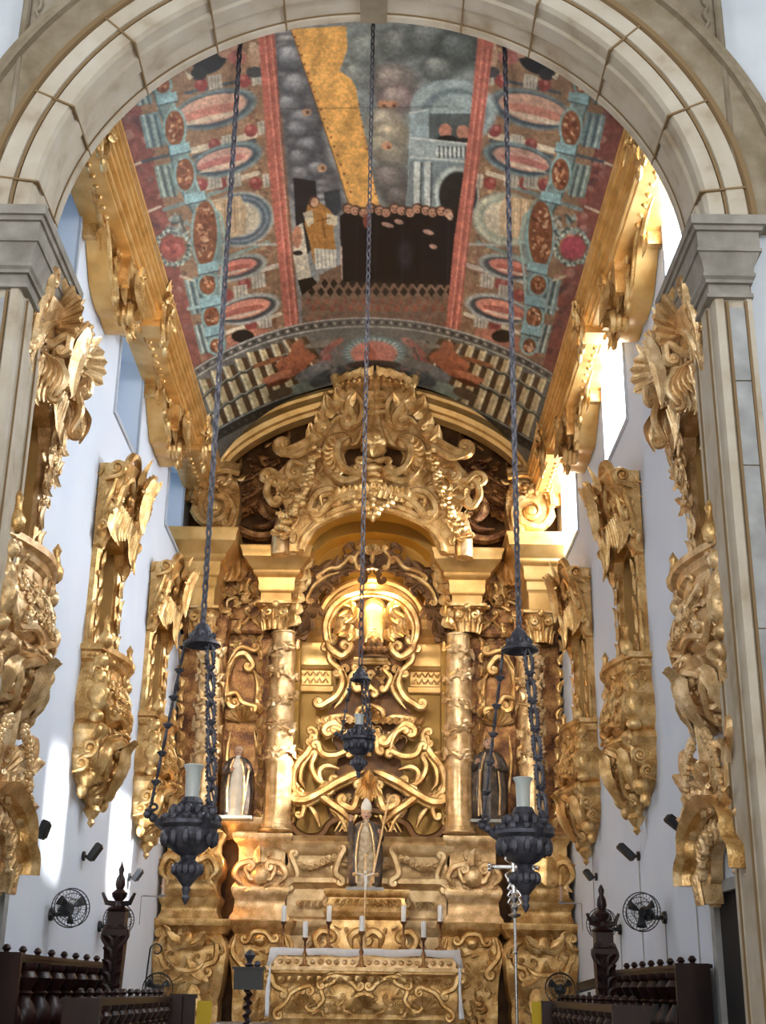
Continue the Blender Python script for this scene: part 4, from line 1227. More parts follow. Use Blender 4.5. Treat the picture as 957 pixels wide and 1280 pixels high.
# --- lower stage
def low_outer(m):
    stack(m, DO, 199, 274, 1200, [(1300, .0), (1290, .0), (1262, .02), (1250, .0), (1240, .05), (1215, .10), (1190, .14), (1176, .10), (1168, .02), (1166, .08), (1160, .12), (1157, .18), (1151, .20), (1149, .20), (1148, .1)], .8)
    F = Fr('z', DO, tilt=lambda a, b: .07)
    A = lambda pts: T(pts, DO)
    scr(m, F, A([(262,1172),(272,1180),(270,1200),(258,1206)]), .07, None, (.13, 1), .08)
    scr(m, F, A([(206,1170),(200,1185),(208,1210),(220,1225)]), .07, (.1, 1), None, .08)
    for s, u in ((1, 222), (-1, 250)):
        leaf(m, F, q(236, 1180, DO), q(u-s*10, 1166, DO), .28, .2*s, .18, .07, 4)
        leaf(m, F, q(236, 1200, DO), q(u-s*12, 1228, DO), .35, .2*s, .12, .07, 4)
    m.ball(F(*q(236, 1176, DO), .2), (.14, .12, .17), 10, 8)
    scr(m, F, A([(216,1204),(226,1212),(246,1212),(256,1204)]), .06, None, None, .16, 1.2)
    scr(m, F, A([(220,1218),(236,1226),(252,1218)]), .05, None, None, .12, 1.2)
    leaf(m, F, q(236,1230,DO), q(236,1275,DO), .5, 0, .04, .06, 4)
    carve(m, F, A([(204,1170),(270,1170),(266,1230),(206,1230)]), 26, .22, .12, 4)
    carve(m, F, A([(204,1240),(270,1240),(270,1280),(204,1280)]), 22, .22, .04, 6)
both(low_outer, 'outer_pedestal', GOLD, sharp=35)
def low_inner(m):
    stack(m, DI, 294, 358, 1200, [(1300, .0), (1262, .02), (1240, .02), (1215, .06), (1190, .14), (1176, .12), (1168, .04), (1162, .10), (1157, .16), (1151, .18), (1149, .1)], 1.6)
    F = Fr('z', DI, tilt=lambda a, b: .07); A = lambda pts: T(pts, DI)
    scr(m, F, A([(312,1176),(318,1166),(332,1166),(340,1176)]), .05, (.09, -1), (.09, 1), .18)
    m.ball(F(*q(326, 1176, DI), .2), (.13, .1, .12), 8, 6)
    scr(m, F, A([(296,1168),(292,1190),(306,1210)]), .07, None, (.1, -1), .1); scr(m, F, A([(356,1168),(360,1190),(346,1210)]), .07, None, (.1, 1), .1)
    carve(m, F, A([(298,1172),(354,1172),(352,1215),(300,1215)]), 20, .2, .1, 14)
    carve(m, F, A([(298,1225),(354,1225),(354,1280),(298,1280)]), 24, .22, .03, 16)
both(low_inner, 'inner_pedestal', GOLD, sharp=35)
# --- second stage: pedestals under the columns
def mid_outer(m):
    stack(m, DO+.05, 206, 270, 1110, [(1150, .10), (1145, .08), (1140, .04), (1132, .04), (1128, .08), (1122, .10), (1116, .02), (1108, .0), (1100, .02), (1094, .10), (1080, .14), (1070, .08), (1064, .0), (1052, .0), (1046, .06), (1040, .10), (1036, .0)], .8)
    F = Fr('z', DO+.05, tilt=lambda a, b: .07); A = lambda pts: T(pts, DO)
    scr(m, F, A([(210,1100),(203,1088),(212,1072),(226,1076)]), .08, None, (.12, 1), .14)
    scr(m, F, A([(262,1100),(272,1088),(264,1072),(250,1076)]), .08, None, (.12, -1), .14)
    leaf(m, F, q(236,1070,DO), q(236,1102,DO), .5, 0, .16, .08, 4)
    for u in (216, 226, 246, 258): leaf(m, F, q(u,1100,DO), q(u,1078,DO), .18, 0, .12, .08, 3)
    carve(m, F, A([(208,1070),(266,1070),(266,1100),(208,1100)]), 22, .2, .12, 24)
both(mid_outer, 'scroll_block', GOLD, sharp=35)
def mid_inner(m):
    stack(m, DI, 297, 355, 1100, [(1151, .14), (1146, .12), (1140, .06), (1130, .04), (1124, .04), (1120, .08), (1112, .12), (1108, .10), (1100, .02), (1080, .0), (1062, .0), (1056, .04), (1052, .10), (1047, .14), (1042, .14), (1040, .06)], 1.2)
    F = Fr('z', DI, tilt=lambda a, b: .07); A = lambda pts: T(pts, DI)
    scr(m, F, A([(302,1104),(294,1094),(300,1082),(312,1078)]), .07, None, (.1, -1), .1); scr(m, F, A([(350,1104),(358,1094),(352,1082),(340,1078)]), .07, None, (.1, 1), .1)
    scr(m, F, A([(312,1098),(308,1084),(326,1074),(344,1084),(340,1098)]), .05, (.06, 1), (.06, -1), .08)
    m.ball(F(*q(326, 1094, DI), .08), (.2, .08, .2), 10, 8)
    leaf(m, F, q(326,1078,DI), q(326,1058,DI), .3, 0, .06, .07, 3)
    carve(m, F, A([(302,1062),(350,1062),(350,1110),(302,1110)]), 26, .18, .04, 34)
both(mid_inner, 'column_pedestal', GOLDP, sharp=35)

# --- columns
def column(u, v0, v1, vc, d, rad, seed):
    """vc: photo y of the capital's top"""
    def f(m):
        x, z0 = q(u, v0, d); z1 = qz(v1, d, u)
        H = z1 - z0
        n = 40; rows = []
        for i in range(41):
            t = i/40; r = rad*(1 + .05*sin(pi*t) - .10*t)
            if t < .04: r = rad*1.12
            if .30 < t < .33: r = rad*1.10
            row = []
            for k in range(n):
                a = 2*pi*k/n
                fl = (.10*abs(sin(a*6)) if (.05 < t < .30) else 0)
                row.append((x + r*(1-fl)*cos(a), d + r*(1-fl)*sin(a), z0 + H*t))
            rows.append(row)
        m.grid(rows, close_v=True)
        r_ = random.Random(seed)
        # leafy garlands winding round the upper two thirds
        def wrap(ang, z, o=0.0, rr=rad): return Vector((x + (rr+o)*cos(ang), d - (rr+o)*sin(ang), z))
        for g in range(5):
            zc = z0 + H*(.36 + .135*g)
            m.tube([wrap(pi*(.02+.96*i/12), zc + .22*(i/12-.5)*(1 if g % 2 else -1), .03) for i in range(13)], .028, 5)
            for k in range(13):
                a = pi*(.05 + .9*k/12); z = zc + .22*(k/12-.5)*(1 if g % 2 else -1) + r_.uniform(-.13, .13)
                class FC(Fr):
                    def __init__(s2): s2.k = 'z'; s2.tilt = None; s2.d = 0
                    def __call__(s2, aa, b, w=0.0): return wrap(a + aa/rad, z + b, w)
                leaf(m, FC(), (0, 0), (r_.uniform(-.16, .16), r_.uniform(-.2, .2)), .13, r_.uniform(-.3, .3), .02, .04, 3)
                if k % 3 == 0: m.ball(wrap(a, z, .04), .045, 6, 4)
        m.ball((x, d, z0+H*.99), (rad*1.05, rad*1.05, .06), 12, 6)
        for zz, rr, hh in ((z0-.03, 1.3, .07), (z0+.08, 1.2, .05)): m.ball((x, d, zz), (rad*rr, rad*rr, hh), 20, 6)
    def cap(m):
        x, z1 = q(u, v1, d); zt = qz(vc, d, u); H = zt - z1
        m.lathe([(rad*.9, z1), (rad*.95, z1+H*.4), (rad*1.2, z1+H*.8), (rad*1.45, z1+H*.9)], (x, d, 0), 20)
        for ring in range(2):
            for k in range(7):
                a = pi*(k+.5*ring)/6.5
                c_, s_ = cos(a), -sin(a)
                p = [Vector((x + rad*(rr)*c_, d + rad*rr*s_, z1 + H*(h+.36*ring))) for rr, h in ((.95, .0), (1.02, .18), (1.1, .34), (1.32, .42), (1.38, .34))]
                m.tube(p, [rad*.17, rad*.2, rad*.19, rad*.14, rad*.07], 6, .5)
        for s in (-1, 1):
            for ww in (0,):
                sp, c = spiral((x + s*rad*.55, zt-.14), (s, 0), .10, s*-1, 1.3)
                m.tube([(a, d - rad*1.25, b) for a, b in sp], [.045]*len(sp), 6)
        hw = rad*1.5
        m.box((x-hw, d-hw, zt-.06), (x+hw, d+hw, zt))
        m.ball((x, d-hw, zt-.08), (.08, .05, .08), 8, 6)
    o = both(f, 'column', GOLDP, sharp=0)
    for s, oo in zip((1, -1), o):
        m = M(); cap(m)
        if s < 0: m.v = [(-a, b, c) for a, b, c in m.v]
        m.build('capital', GOLD, oo)
rad_i = (qx(363, 900, DI) - qx(329, 900, DI))/2 * .98
column(345, 1036, 790, 757, DI, rad_i, 3)
rad_o = (qx(262, 900, DO) - qx(232, 900, DO))/2 * .98
column(252, 1024, 800, 762, DO, rad_o, 4)
# flat shafts behind the columns
def pil(m):
    stack(m, DO+.55, 222, 276, 900, [(1040, .05), (1034, .05), (1032, 0), (790, 0), (786, .04), (770, .06)], 1.2)
    stack(m, DI+.45, 322, 366, 900, [(1040, .05), (1034, .05), (1032, 0), (790, 0), (786, .04), (770, .06)], .8)
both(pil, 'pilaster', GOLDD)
def pilcarv(m, L):
    for (u, d) in L:
        F = Fr('z', d)
        for k in range(14):
            v = 800 + k*17
            leaf(m, F, q(u, v+8, d), q(u + (-1)**k*4, v-6, d), .14, .2*(-1)**k, .02, .05, 3)
            flower(m, F, q(u, v, d), .05, .04)
for _u, _d in ((226, DO+.55), (325, DI+.45), (364, DI+.45)):
    both(lambda m: pilcarv(m, ((_u, _d),)), 'pilaster_carving', GOLD)
# --- recessed bays with the side niches
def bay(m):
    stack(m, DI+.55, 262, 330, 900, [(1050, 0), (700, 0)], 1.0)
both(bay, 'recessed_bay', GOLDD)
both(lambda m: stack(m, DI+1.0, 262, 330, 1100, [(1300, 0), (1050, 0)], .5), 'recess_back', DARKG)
def bayc(m):
    d = DI+.55; F = Fr('z', d); A = lambda pts: T(pts, d)
    # open scroll cresting over the statue niche
    scr(m, F, A([(286,880),(284,850),(292,825),(306,818),(316,830)]), .08, (.14, 1), (.12, -1), .1)
    scr(m, F, A([(322,885),(322,850),(312,832)]), .07, (.12, -1), None, .08)
    scr(m, F, A([(280,872),(296,868),(304,880),(318,884)]), .06, (.08, 1), (.08, -1), .16)
    scr(m, F, A([(284,835),(300,812),(318,816)]), .06, None, (.10, 1), .2)
    scr(m, F, A([(288,915),(284,950),(288,1000)]), .05, None, None, .05); scr(m, F, A([(318,915),(322,950),(318,1000)]), .05, None, None, .05)
    shell(m, F, q(303, 905, d), .38, .2, pi-.2, 7, .05, .12)
both(bayc, 'statue_niche_carving', GOLD)
both(lambda m: carve(m, Fr('z', DI+.55), T([(280,780),(326,780),(326,812),(280,812)], DI+.55), 24, .24, .02, 41), 'niche_frieze', GOLD)
both(lambda m: stack(m, DI+.3, 282, 322, 1030, [(1048, -.1), (1040, .0), (1032, .08), (1026, .12), (1022, .12)], .6), 'niche_shelf', GOLDP)
# --- entablature
ent_rows_i = [(790, -.12), (786, .0), (776, .02), (757, .02), (755, .03), (752, .06), (742, .06), (740, .10), (737, .12), (730, .12), (724, .14), (721, .22), (719, .24), (716, .24), (712, .32), (706, .40), (703, .46), (697, .48), (692, .52), (690, .52)]
def ent_i(m): stack(m, DI-.30, 330, 361, 740, [(v, p) for v, p in ent_rows_i if v <= 757], 1.3)
def ent_o(m): stack(m, DO-.28, 238, 268, 720, [(v-20 if v > 700 else v-22, p) for v, p in ent_rows_i if v <= 780], 1.8)
both(ent_i, 'entablature_block', GOLDM, sharp=25)
both(ent_o, 'entablature_block', GOLDM, sharp=25)
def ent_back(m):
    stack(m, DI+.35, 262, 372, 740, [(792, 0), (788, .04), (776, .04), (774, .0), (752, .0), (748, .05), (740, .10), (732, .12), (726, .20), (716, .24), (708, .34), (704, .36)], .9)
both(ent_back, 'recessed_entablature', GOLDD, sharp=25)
def ent_carv(m):
    d = DI+.3; F = Fr('z', d)
    carve(m, F, T([(272,735),(326,735),(326,790),(272,790)], d), 40, .26, .12, 51)
    carve(m, F, T([(296,690),(322,690),(322,735),(296,735)], d), 22, .3, .3, 52, 'l')
    for k in range(5):
        leaf(m, Fr('z', d-.4), q(276+k*6, 700, d-.4), q(270+k*7, 730, d-.4), .3, .1, 0, .1, 4)
both(ent_carv, 'entablature_carving', GOLD)
def ent_drops(m):
    d = DI-.2; F = Fr('z', d)
    for k in range(6):   # hanging leaf drops at the inner edge of the block
        v = 700 + k*14
        leaf(m, F, q(381-k*2.5, v, d), q(372-k*2.2, v+16, d), .3, .2, .05, .1, 3)
        flower(m, F, q(379-k*2.4, v+4, d), .10, .1)
both(ent_drops, 'leaf_drops', GOLD)

# --- central niche
def niche_back(m):
    stack(m, DN, 356, 470, 900, [(1060, 0), (700, 0)], .2)
one(niche_back, 'niche_wall', OCHRE)
def niche_ret(m):
    # side walls of the niche and the ochre vault over it
    x = qx(371, 900, DI)
    m.box((x-.3, DI+.45, qz(1050, DI)), (x, DN+.1, qz(790, DI)))
both(niche_ret, 'niche_side', OCHRE)
archc = [(372,700),(375,688),(384,671),(397,656),(414,645),(436,638),(467,635)]
def niche_vault(m):
    pts = catmull(archc, 4)
    rows = []
    for (u, v) in pts:
        x, z = q(u, v, DI-.4)
        rows.append([(x, DI-.45, z), (x, DI+.4, z+.0), (x, DI+.42, z-.28), (x*.94, DN+.05, z-.28), (x*.94, DN+.06, z-.32)])
    m.grid(rows)
one(niche_vault, 'niche_vault', OCHRE, normals=False)
def niche_tymp(m):
    stack(m, DN+.06, 352, 470, 700, [(830, 0), (600, 0)], .2)
one(niche_tymp, 'niche_tympanum', OCHRE)
def inner_ent(m):
    stack(m, DN-.05, 362, 414, 840, [(866, .0), (864, .04), (858, .06), (856, .0), (838, .0), (836, .06), (832, .10), (826, .10), (818, .14), (810, .2), (806, .2), (800, .12), (797, .10), (793, .20), (788, .26), (776, .26), (772, .3), (770, .3)], .5)
both(inner_ent, 'niche_cornice', GOLDM, sharp=25)
def fret(m):
    d = DN-.05; F = Fr('z', d)
    for k in range(6):
        for r in range(2):
            x, z = q(369+k*7.6, 842+r*9, d)
            m.tube([F(x-.06, z-.05, .03), F(x, z+.05, .06), F(x+.06, z-.05, .03)], .022, 5)
both(fret, 'fretwork', GOLD)
def arch2(m):
    d = DN-.1
    outer = catmull([(393,790),(395,770),(404,750),(420,735),(440,726),(467,722)], 5)
    pr = [(0, 0), (0, .10), (-.07, .14), (-.14, .12), (-.20, .20), (-.32, .20), (-.36, .12), (-.42, .10), (-.42, 0)]
    P = [q(u, v, d) for u, v in outer]
    def nr(i):
        a, b = P[max(0, i-1)], P[min(len(P)-1, i+1)]; dx, dz = b[0]-a[0], b[1]-a[1]; l = sqrt(dx*dx+dz*dz); return Vector((-dz/l, 0, dx/l))
    m.sweep(pr, [(x, d, z) for x, z in P], nr, (0, -1, 0))
one(arch2, 'niche_arch', GOLDM, sharp=25)
def canopy(m):
    d = DI+.1
    up = T([(366,768),(372,745),(388,728),(400,712),(420,706),(436,694),(450,688),(467,682)], d); lo = T([(467,712),(440,717),(418,728),(400,744),(389,766),(384,800),(374,800)], d)
    plate(m, Fr('z', d), catmull(up, 3) + catmull(lo, 3), 0, .14)
    carve(m, Fr('z', d), up + lo, 60, .3, .14, 55, 'sl')
one(canopy, 'canopy_valance', DARKG)
def canopy_trim(m):
    d = DI+.1; F = Fr('z', d); A = lambda p: T(p, d)
    scr(m, F, A([(384,752),(392,736),(408,724),(424,718)]), .05, (.08, 1), None, .18)
    scr(m, F, A([(398,722),(412,714),(424,712),(436,700)]), .05, (.06, 1), (.09, -1), .18)
    scr(m, F, A([(452,690),(444,700),(446,712)]), .045, (.06, 1), (.06, 1), .18)
    shell(m, F, q(467, 698, d), .26, .1, pi-.1, 7, .18, .1)
    m.ball(F(*q(466.5, 702, d), .24), (.08, .08, .14), 8, 6)
one(canopy_trim, 'canopy_scrolls', GOLD)

def cherub(m):   # winged heads leaning out of the valance at both shoulders
    d = DI-.1; F = Fr('z', d)
    m.ball(F(*q(386, 706, d), .12), (.13, .12, .15), 10, 8)
    for k in range(4): leaf(m, F, q(384, 712, d), q(372-k*2, 722+k*8, d), .2, .2, .08, .08, 3)
both(cherub, 'cherub', GOLD)
# --- pediment
DP = 26.3
tiltP = lambda a, b: .035 * max(0, b - 11) * 3.2 * .35
FPd = Fr('z', DP)
A = lambda pts: T(pts, DP)
def ped_plate(m):
    outer = [(467,466),(432,470),(421,482),(438,500),(424,506),(408,512),(398,532),(386,548),(362,578),(343,600),(352,627),(364,651),(362,692),(379,692),(396,662),(419,647),(443,639),(467,637)]
    hole = [(452,560),(435,562),(430,572),(434,586),(444,592),(456,590),(455,575)]
    # the left half; holes inside the half only
    plate(m, FPd, A(outer), 0, .16, [A(hole)[::-1]])
one(ped_plate, 'pediment', GOLD)
def ped_back(m):   # dark boarding seen through the opening
    plate(m, Fr('z', DP+.5), T([(467,545),(420,550),(418,600),(467,605)], DP), 0, .05)
one(ped_back, 'pediment_backing', DARKG)
def ped_carve(m):
    F = FPd
    # crown canopy: a fringed dome overhanging the shield
    rows = []
    for i in range(13):
        f = i/12; u = 467 - 50*f
        xx = q(u, 470, DP)[0]
        zt_ = q(u, 464 + 12*f**2 + 4*abs(sin(f*9)), DP)[1]; zb_ = q(u, 482 + 6*f + (3 if i % 2 else 0), DP)[1]
        w_ = .62*(1-.45*f*f)
        rows.append([F(xx, zt_, .0), F(xx, zt_+.02, w_*.5), F(xx, zt_-.10, w_), F(xx, (zt_+zb_)/2, w_+.05), F(xx, zb_, w_), F(xx, zb_+.03, w_-.08), F(xx, zb_+.06, .0)])
    m.grid(rows)
    scr(m, F, A([(440,471),(428,470),(419,476),(420,486)]), .10, None, (.10, 1), .36)
    for k in range(7): m.ball(F(*q(464-k*7, 486+k*.7, DP), .58-.03*k), .055, 6, 4)
    scr(m, F, A([(467,470),(446,474),(432,470),(423,476)]), .12, None, (.13, 1), .2)
    scr(m, F, A([(467,480),(448,482),(436,486)]), .10, None, (.10, 1), .22)
    m.ball(F(*q(467, 460, DP), .2), .12, 8, 6)
    m.tube([F(*q(467, v, DP), .28) for v in (464, 480, 500, 514, 520, 536, 548, 560, 572, 580)], [.1, .12, .16, .2, .13, .18, .26, .30, .34, .16], 10, .7)
    for k in range(6): leaf(m, F, q(467-k*5, 478, DP), q(466-k*7, 492, DP), .14, 0, .24, .05, 3)
    # inner vase and its leaves
    for v in (500, 508, 516, 524): scr(m, F, A([(455,v),(467,v+2)]), .06, None, None, .42, taper=False, boss=False)
    m.ball(F(*q(461, 562, DP), .45), (.2, .15, .16), 8, 6); m.ball(F(*q(467, 556, DP), .5), (.2, .15, .2), 8, 6)
    # large C scrolls framing the opening
    scr(m, F, A([(444,498),(452,512),(450,530),(438,538)]), .09, (.12, 1), (.14, -1), .24)
    scr(m, F, A([(452,545),(446,558),(436,562)]), .07, (.10, -1), None, .2)
    scr(m, F, A([(398,540),(404,522),(418,512),(434,516),(442,528)]), .12, (.1, 1), (.17, -1), .26)
    scr(m, F, A([(408,545),(420,530),(432,526)]), .07, None, (.1, 1), .26)
    scr(m, F, A([(425,552),(412,558),(408,572),(414,592),(428,606),(444,604)]), .14, (.14, -1), (.16, 1), .22)
    scr(m, F, A([(438,552),(424,562),(422,578),(430,592),(444,598)]), .10, None, (.10, 1), .34)
    for k in range(9):
        a = .3 + k*.3; c = q(432, 576, DP)
        leaf(m, F, (c[0]-.30*sin(a), c[1]+.30*cos(a)), (c[0]-.52*sin(a+.2), c[1]+.52*cos(a+.2)), .17, .2, .3, .06, 3)
    # finial leaves rising on the shoulder
    for (p0, p1, w_) in [((436,512),(420,494),.34),((420,526),(407,503),.3),((410,540),(397,524),.3),((398,556),(388,538),.26),((430,520),(444,500),.3)]:
        leaf(m, F, q(*p0, DP), q(*p1, DP), w_*1.3, .15, .22, .12, 4); scr(m, F, A([p0, ((p0[0]+p1[0])/2-3, (p0[1]+p1[1])/2), p1]), .05, None, None, .34)
    scr(m, F, A([(447,500),(432,506),(424,497),(421,490)]), .08, None, (.05, -1), .2)
    # shoulder S scroll running down to the outer curl
    for o_, r_, w_ in ((0, .12, .22), (6, .08, .30), (-6, .07, .3)):
        scr(m, F, A([(404,546+o_),(388,560+o_),(370,570+o_),(354,570+o_*.6)]), r_, None, (.18, -1) if o_ == 0 else None, w_)
    scr(m, F, A([(380,585),(366,582),(360,592)]), .09, None, (.16, 1), .2)
    # garland of fruit
    for k in range(13):
        u = 396 - k*2.2 - (k > 6)*(k-6)*2; v = 566 + k*8.2
        for j in range(3): m.ball(F(*q(u + rnd.uniform(-5, 5), v + rnd.uniform(-4, 4), DP), .26), rnd.uniform(.07, .12), 7, 5)
        if k % 2: leaf(m, F, q(u, v, DP), q(u + rnd.uniform(-12, -6), v + rnd.uniform(-4, 10), DP), .2, .2, .2, .08, 3)
    # outer volute column and ribbon
    scr(m, F, A([(368,596),(352,602),(342,594)]), .09, None, (.17, 1), .2)
    scr(m, F, A([(336,606),(334,620),(340,632)]), .08, (.15, -1), (.12, 1), .2)
    carve(m, F, A([(340,600),(372,600),(378,650),(366,690),(352,660)]), 46, .24, .18, 61)
    carve(m, F, A([(378,580),(410,560),(420,600),(400,650),(380,660)]), 24, .24, .14, 62)
    # arch ribbon with double moulding
    for o_, r_, w_ in ((0, .09, .2), (-7, .07, .26), (7, .05, .14)):
        scr(m, F, A([(376-o_*.2,692),(381,676-o_*.3),(396,658+o_*-.6),(418,644-o_),(443,636-o_),(467,633-o_)]), r_, None, None, w_, taper=False, boss=False)
    scr(m, F, A([(396,655),(388,640),(398,622),(414,618),(424,628)]), .10, (.10, 1), (.12, -1), .26)
    scr(m, F, A([(400,650),(414,634),(436,624),(467,620)]), .09, (.10, -1), None, .3)
    scr(m, F, A([(404,640),(402,628),(412,624)]), .05, None, (.07, -1), .32)
    for k in range(7): leaf(m, F, q(425+k*7, 634-k*1.2, DP), q(423+k*7, 616-k*.8, DP), .2, .1, .28, .06, 3)
    # keystone cluster
    for k in range(5): leaf(m, F, q(467, 640, DP), q(452+k*4, 652-abs(k-4)*2, DP), .2, .1, .3, .08, 3)
    for (u, v) in ((467,640),(458,644),(450,640),(444,636),(461,650),(467,655)): m.ball(F(*q(u, v, DP), .4), .11, 7, 5)
    # tall pedestal face under the vase
    for (v, r_) in ((590,.28),(598,.2),(606,.26),(614,.2),(622,.24),(630,.14)): m.ball(F(*q(467, v, DP), .22), (r_, .16, .13), 10, 6)
    scr(m, F, A([(450,582),(460,584),(467,584)]), .07, (.06, 1), None, .4)
    carve(m, F, A([(440,600),(462,596),(462,630),(432,622)]), 18, .2, .18, 64)
    carve(m, F, A([(400,560),(412,556),(420,600),(404,604)]), 12, .2, .2, 65)
one(ped_carve, 'pediment_carving', GOLD)
def ped_foot(m):   # plain rounded strut standing on the entablature beside the arch
    m.tube([Pd(352+u_, v, DP+.1) for u_, v in ((8,640),(2,652),(-1,668),(-2,684),(-2,694))], [.12, .17, .19, .2, .2], 12)
    m.tube([Pd(366, v, DP+.05) for v in (650, 668, 694)], [.06, .07, .07], 8)
both(ped_foot, 'strut', GOLDP)
# --- big outer volutes above the outer entablature
def out_vol(m):
    d = DO-.3; F = Fr('z', d); A_ = lambda p: T(p, d)
    plate(m, F, A_(catmull([(245,640),(243,615),(252,598),(268,590),(290,586),(296,600),(300,620),(296,650),(286,668),(258,668)], 3)), -.6, 0)
    for o_, r_ in ((0, .10), (7, .07), (-5, .05)):
        scr(m, F, A_([(300,588+o_),(280,584+o_),(262,590+o_),(248,606),(243,628)]), r_, None, None, .08+o_*.01, taper=False)
    scr(m, F, A_([(246,620),(244,640),(256,654),(272,652)]), .10, None, (.34, 1, 1.6), .06)
    for k in range(11):
        a = k/11*2*pi; c = q(264, 634, d); m.ball(F(c[0]+.42*cos(a), c[1]+.42*sin(a), .06), .06, 6, 4)
    scr(m, F, A_([(284,620),(292,636),(288,656)]), .07, (.1, 1), (.1, -1), .06)
    for k in range(8): m.ball(F(*q(262+rnd.uniform(0,26), 598+rnd.uniform(0,14), d), .1), rnd.uniform(.06,.1), 7, 5)
    carve(m, F, A_([(256,594),(298,590),(298,622),(282,612),(256,612)]), 18, .22, .04, 71)
both(out_vol, 'outer_volute', GOLD)
def mid_ribs(m):   # inclined broken pediment pieces between volute and centre
    d = DO+.3
    F = Fr('z', d)
    for (a, b, r_) in (((300,640),(345,612),.10),((298,628),(345,600),.09),((304,616),(352,586),.07),((300,604),(345,580),.07)):
        m.tube([Pd(*a, d), Pd(*b, d)], r_, 8)
    plate(m, F, T([(290,650),(350,616),(352,580),(300,596)], d), -.5, -.02)
    carve(m, F, T([(298,600),(330,590),(330,640),(300,640)], d), 24, .26, .06, 72)
    scr(m, F, T([(352,650),(345,668),(322,672),(300,664)], d), .12, (.16, 1), (.12, 1), .1)
    scr(m, F, T([(346,650),(334,660),(314,660)], d), .08, (.12, 1), None, .14)
    leaf(m, F, q(340,650,d), q(338,614,d), .4, .2, .1, .12, 4)
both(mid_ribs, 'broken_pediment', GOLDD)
def top_arch(m):   # curved gold moulding following the end of the vault
    d = 26.75
    P = [q(u, v, d) for u, v in catmull([(272,592),(278,572),(298,553),(325,536),(355,522),(385,512),(420,503),(467,498)], 5)]
    def nr(i):
        a, b = P[max(0, i-1)], P[min(len(P)-1, i+1)]; dx, dz = b[0]-a[0], b[1]-a[1]; l = sqrt(dx*dx+dz*dz); return Vector((-dz/l, 0, dx/l))
    m.sweep([(.35, -.3), (.35, .10), (.26, .14), (.20, .10), (.08, .16), (.0, .22), (-.10, .16), (-.12, .06), (-.20, .04), (-.20, -.3)], [(x, d, z) for x, z in P], nr, (0, -1, 0))
one(top_arch, 'arched_moulding', GOLDM, sharp=30)
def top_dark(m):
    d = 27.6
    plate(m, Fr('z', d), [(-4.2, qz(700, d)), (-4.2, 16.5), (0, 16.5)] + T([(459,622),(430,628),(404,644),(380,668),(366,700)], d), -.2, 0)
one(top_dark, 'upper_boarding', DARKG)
def top_marks(m):
    d = 27.5; F = Fr('z', d)
    carve(m, F, T([(290,575),(345,545),(360,560),(330,600),(290,600)], d), 16, .3, .05, 81)
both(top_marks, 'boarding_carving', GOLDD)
# --- predella between the pedestals
def pred(m):
    d = DI+.1
    stack(m, d, 360, 470, 1080, [(1160, .1), (1150, .1), (1146, .0), (1112, .0), (1108, .05), (1104, .16), (1098, .16), (1092, .06), (1078, .0), (1070, .02), (1066, .10), (1062, .14), (1056, .16), (1052, .10), (1048, .18), (1046, .2)], 1.0)
    stack(m, d, 360, 470, 1200, [(1300, .0), (1200, .0), (1170, .0), (1164, .08), (1158, .12), (1152, .12)], 1.0)
    F = Fr('z', d); B = lambda p: T(p, d)
    for k in range(10):
        u = 372 + k*7; v = 1078 + 5*sin(k*.8)
        leaf(m, F, q(u, v, d), q(u+6, v+4, d), .2, .2, .08, .08, 3); flower(m, F, q(u, v+2, d), .08, .1)
    scr(m, F, B([(364,1070),(372,1094),(360,1106)]), .07, (.08, -1), (.08, 1), .1)
    scr(m, F, B([(428,1100),(420,1092),(424,1076),(430,1064)]), .08, (.07, -1), (.06, 1), .2)
    scr(m, F, B([(406,1128),(412,1120),(424,1118)]), .06, (.06, 1), None, .2)
    for k in range(7): leaf(m, F, q(374+k*8, 1134, d), q(380+k*8, 1126, d), .18, .2, .06, .06, 3)
    for k in range(5): scr(m, F, B([(380+k*18,1196),(388+k*18,1180),(396+k*18,1176)]), .06, (.1, -1), (.1, 1), .1)
one(pred, 'predella', noise_mat('aged_silver_gilt', [(.3, (.36, .22, .10)), (.5, (.60, .42, .21)), (.75, (.82, .64, .38))], scale=4, rough=.4, metal=.45, bump=.4, bscale=15, bdist=.03), sharp=35)
def pedst(m):
    d = DI-.55
    stack(m, d, 412, 470, 1150, [(1200, .16), (1190, .16), (1184, .10), (1176, .10), (1160, .0), (1150, .0), (1146, .10), (1140, .14), (1136, .10), (1126, .04), (1122, .04), (1120, .10), (1116, .14), (1112, .14), (1111, .0)], .7)
    F = Fr('z', d); B = lambda p: T(p, d)
    for k in range(6): leaf(m, F, q(418+k*8, 1131, d), q(424+k*8, 1124, d), .16, .2, .08, .05, 3)
    scr(m, F, B([(398,1186),(394,1174),(402,1164),(414,1166)]), .07, (.08, 1), (.1, -1), .1)
    scr(m, F, B([(440,1186),(438,1172),(448,1164),(458,1170)]), .08, None, (.1, -1), .1)
    carve(m, F, B([(416,1160),(466,1160),(466,1184),(416,1184)]), 18, .16, .08, 91)
one(pedst, 'statue_plinth', GOLD, sharp=35)

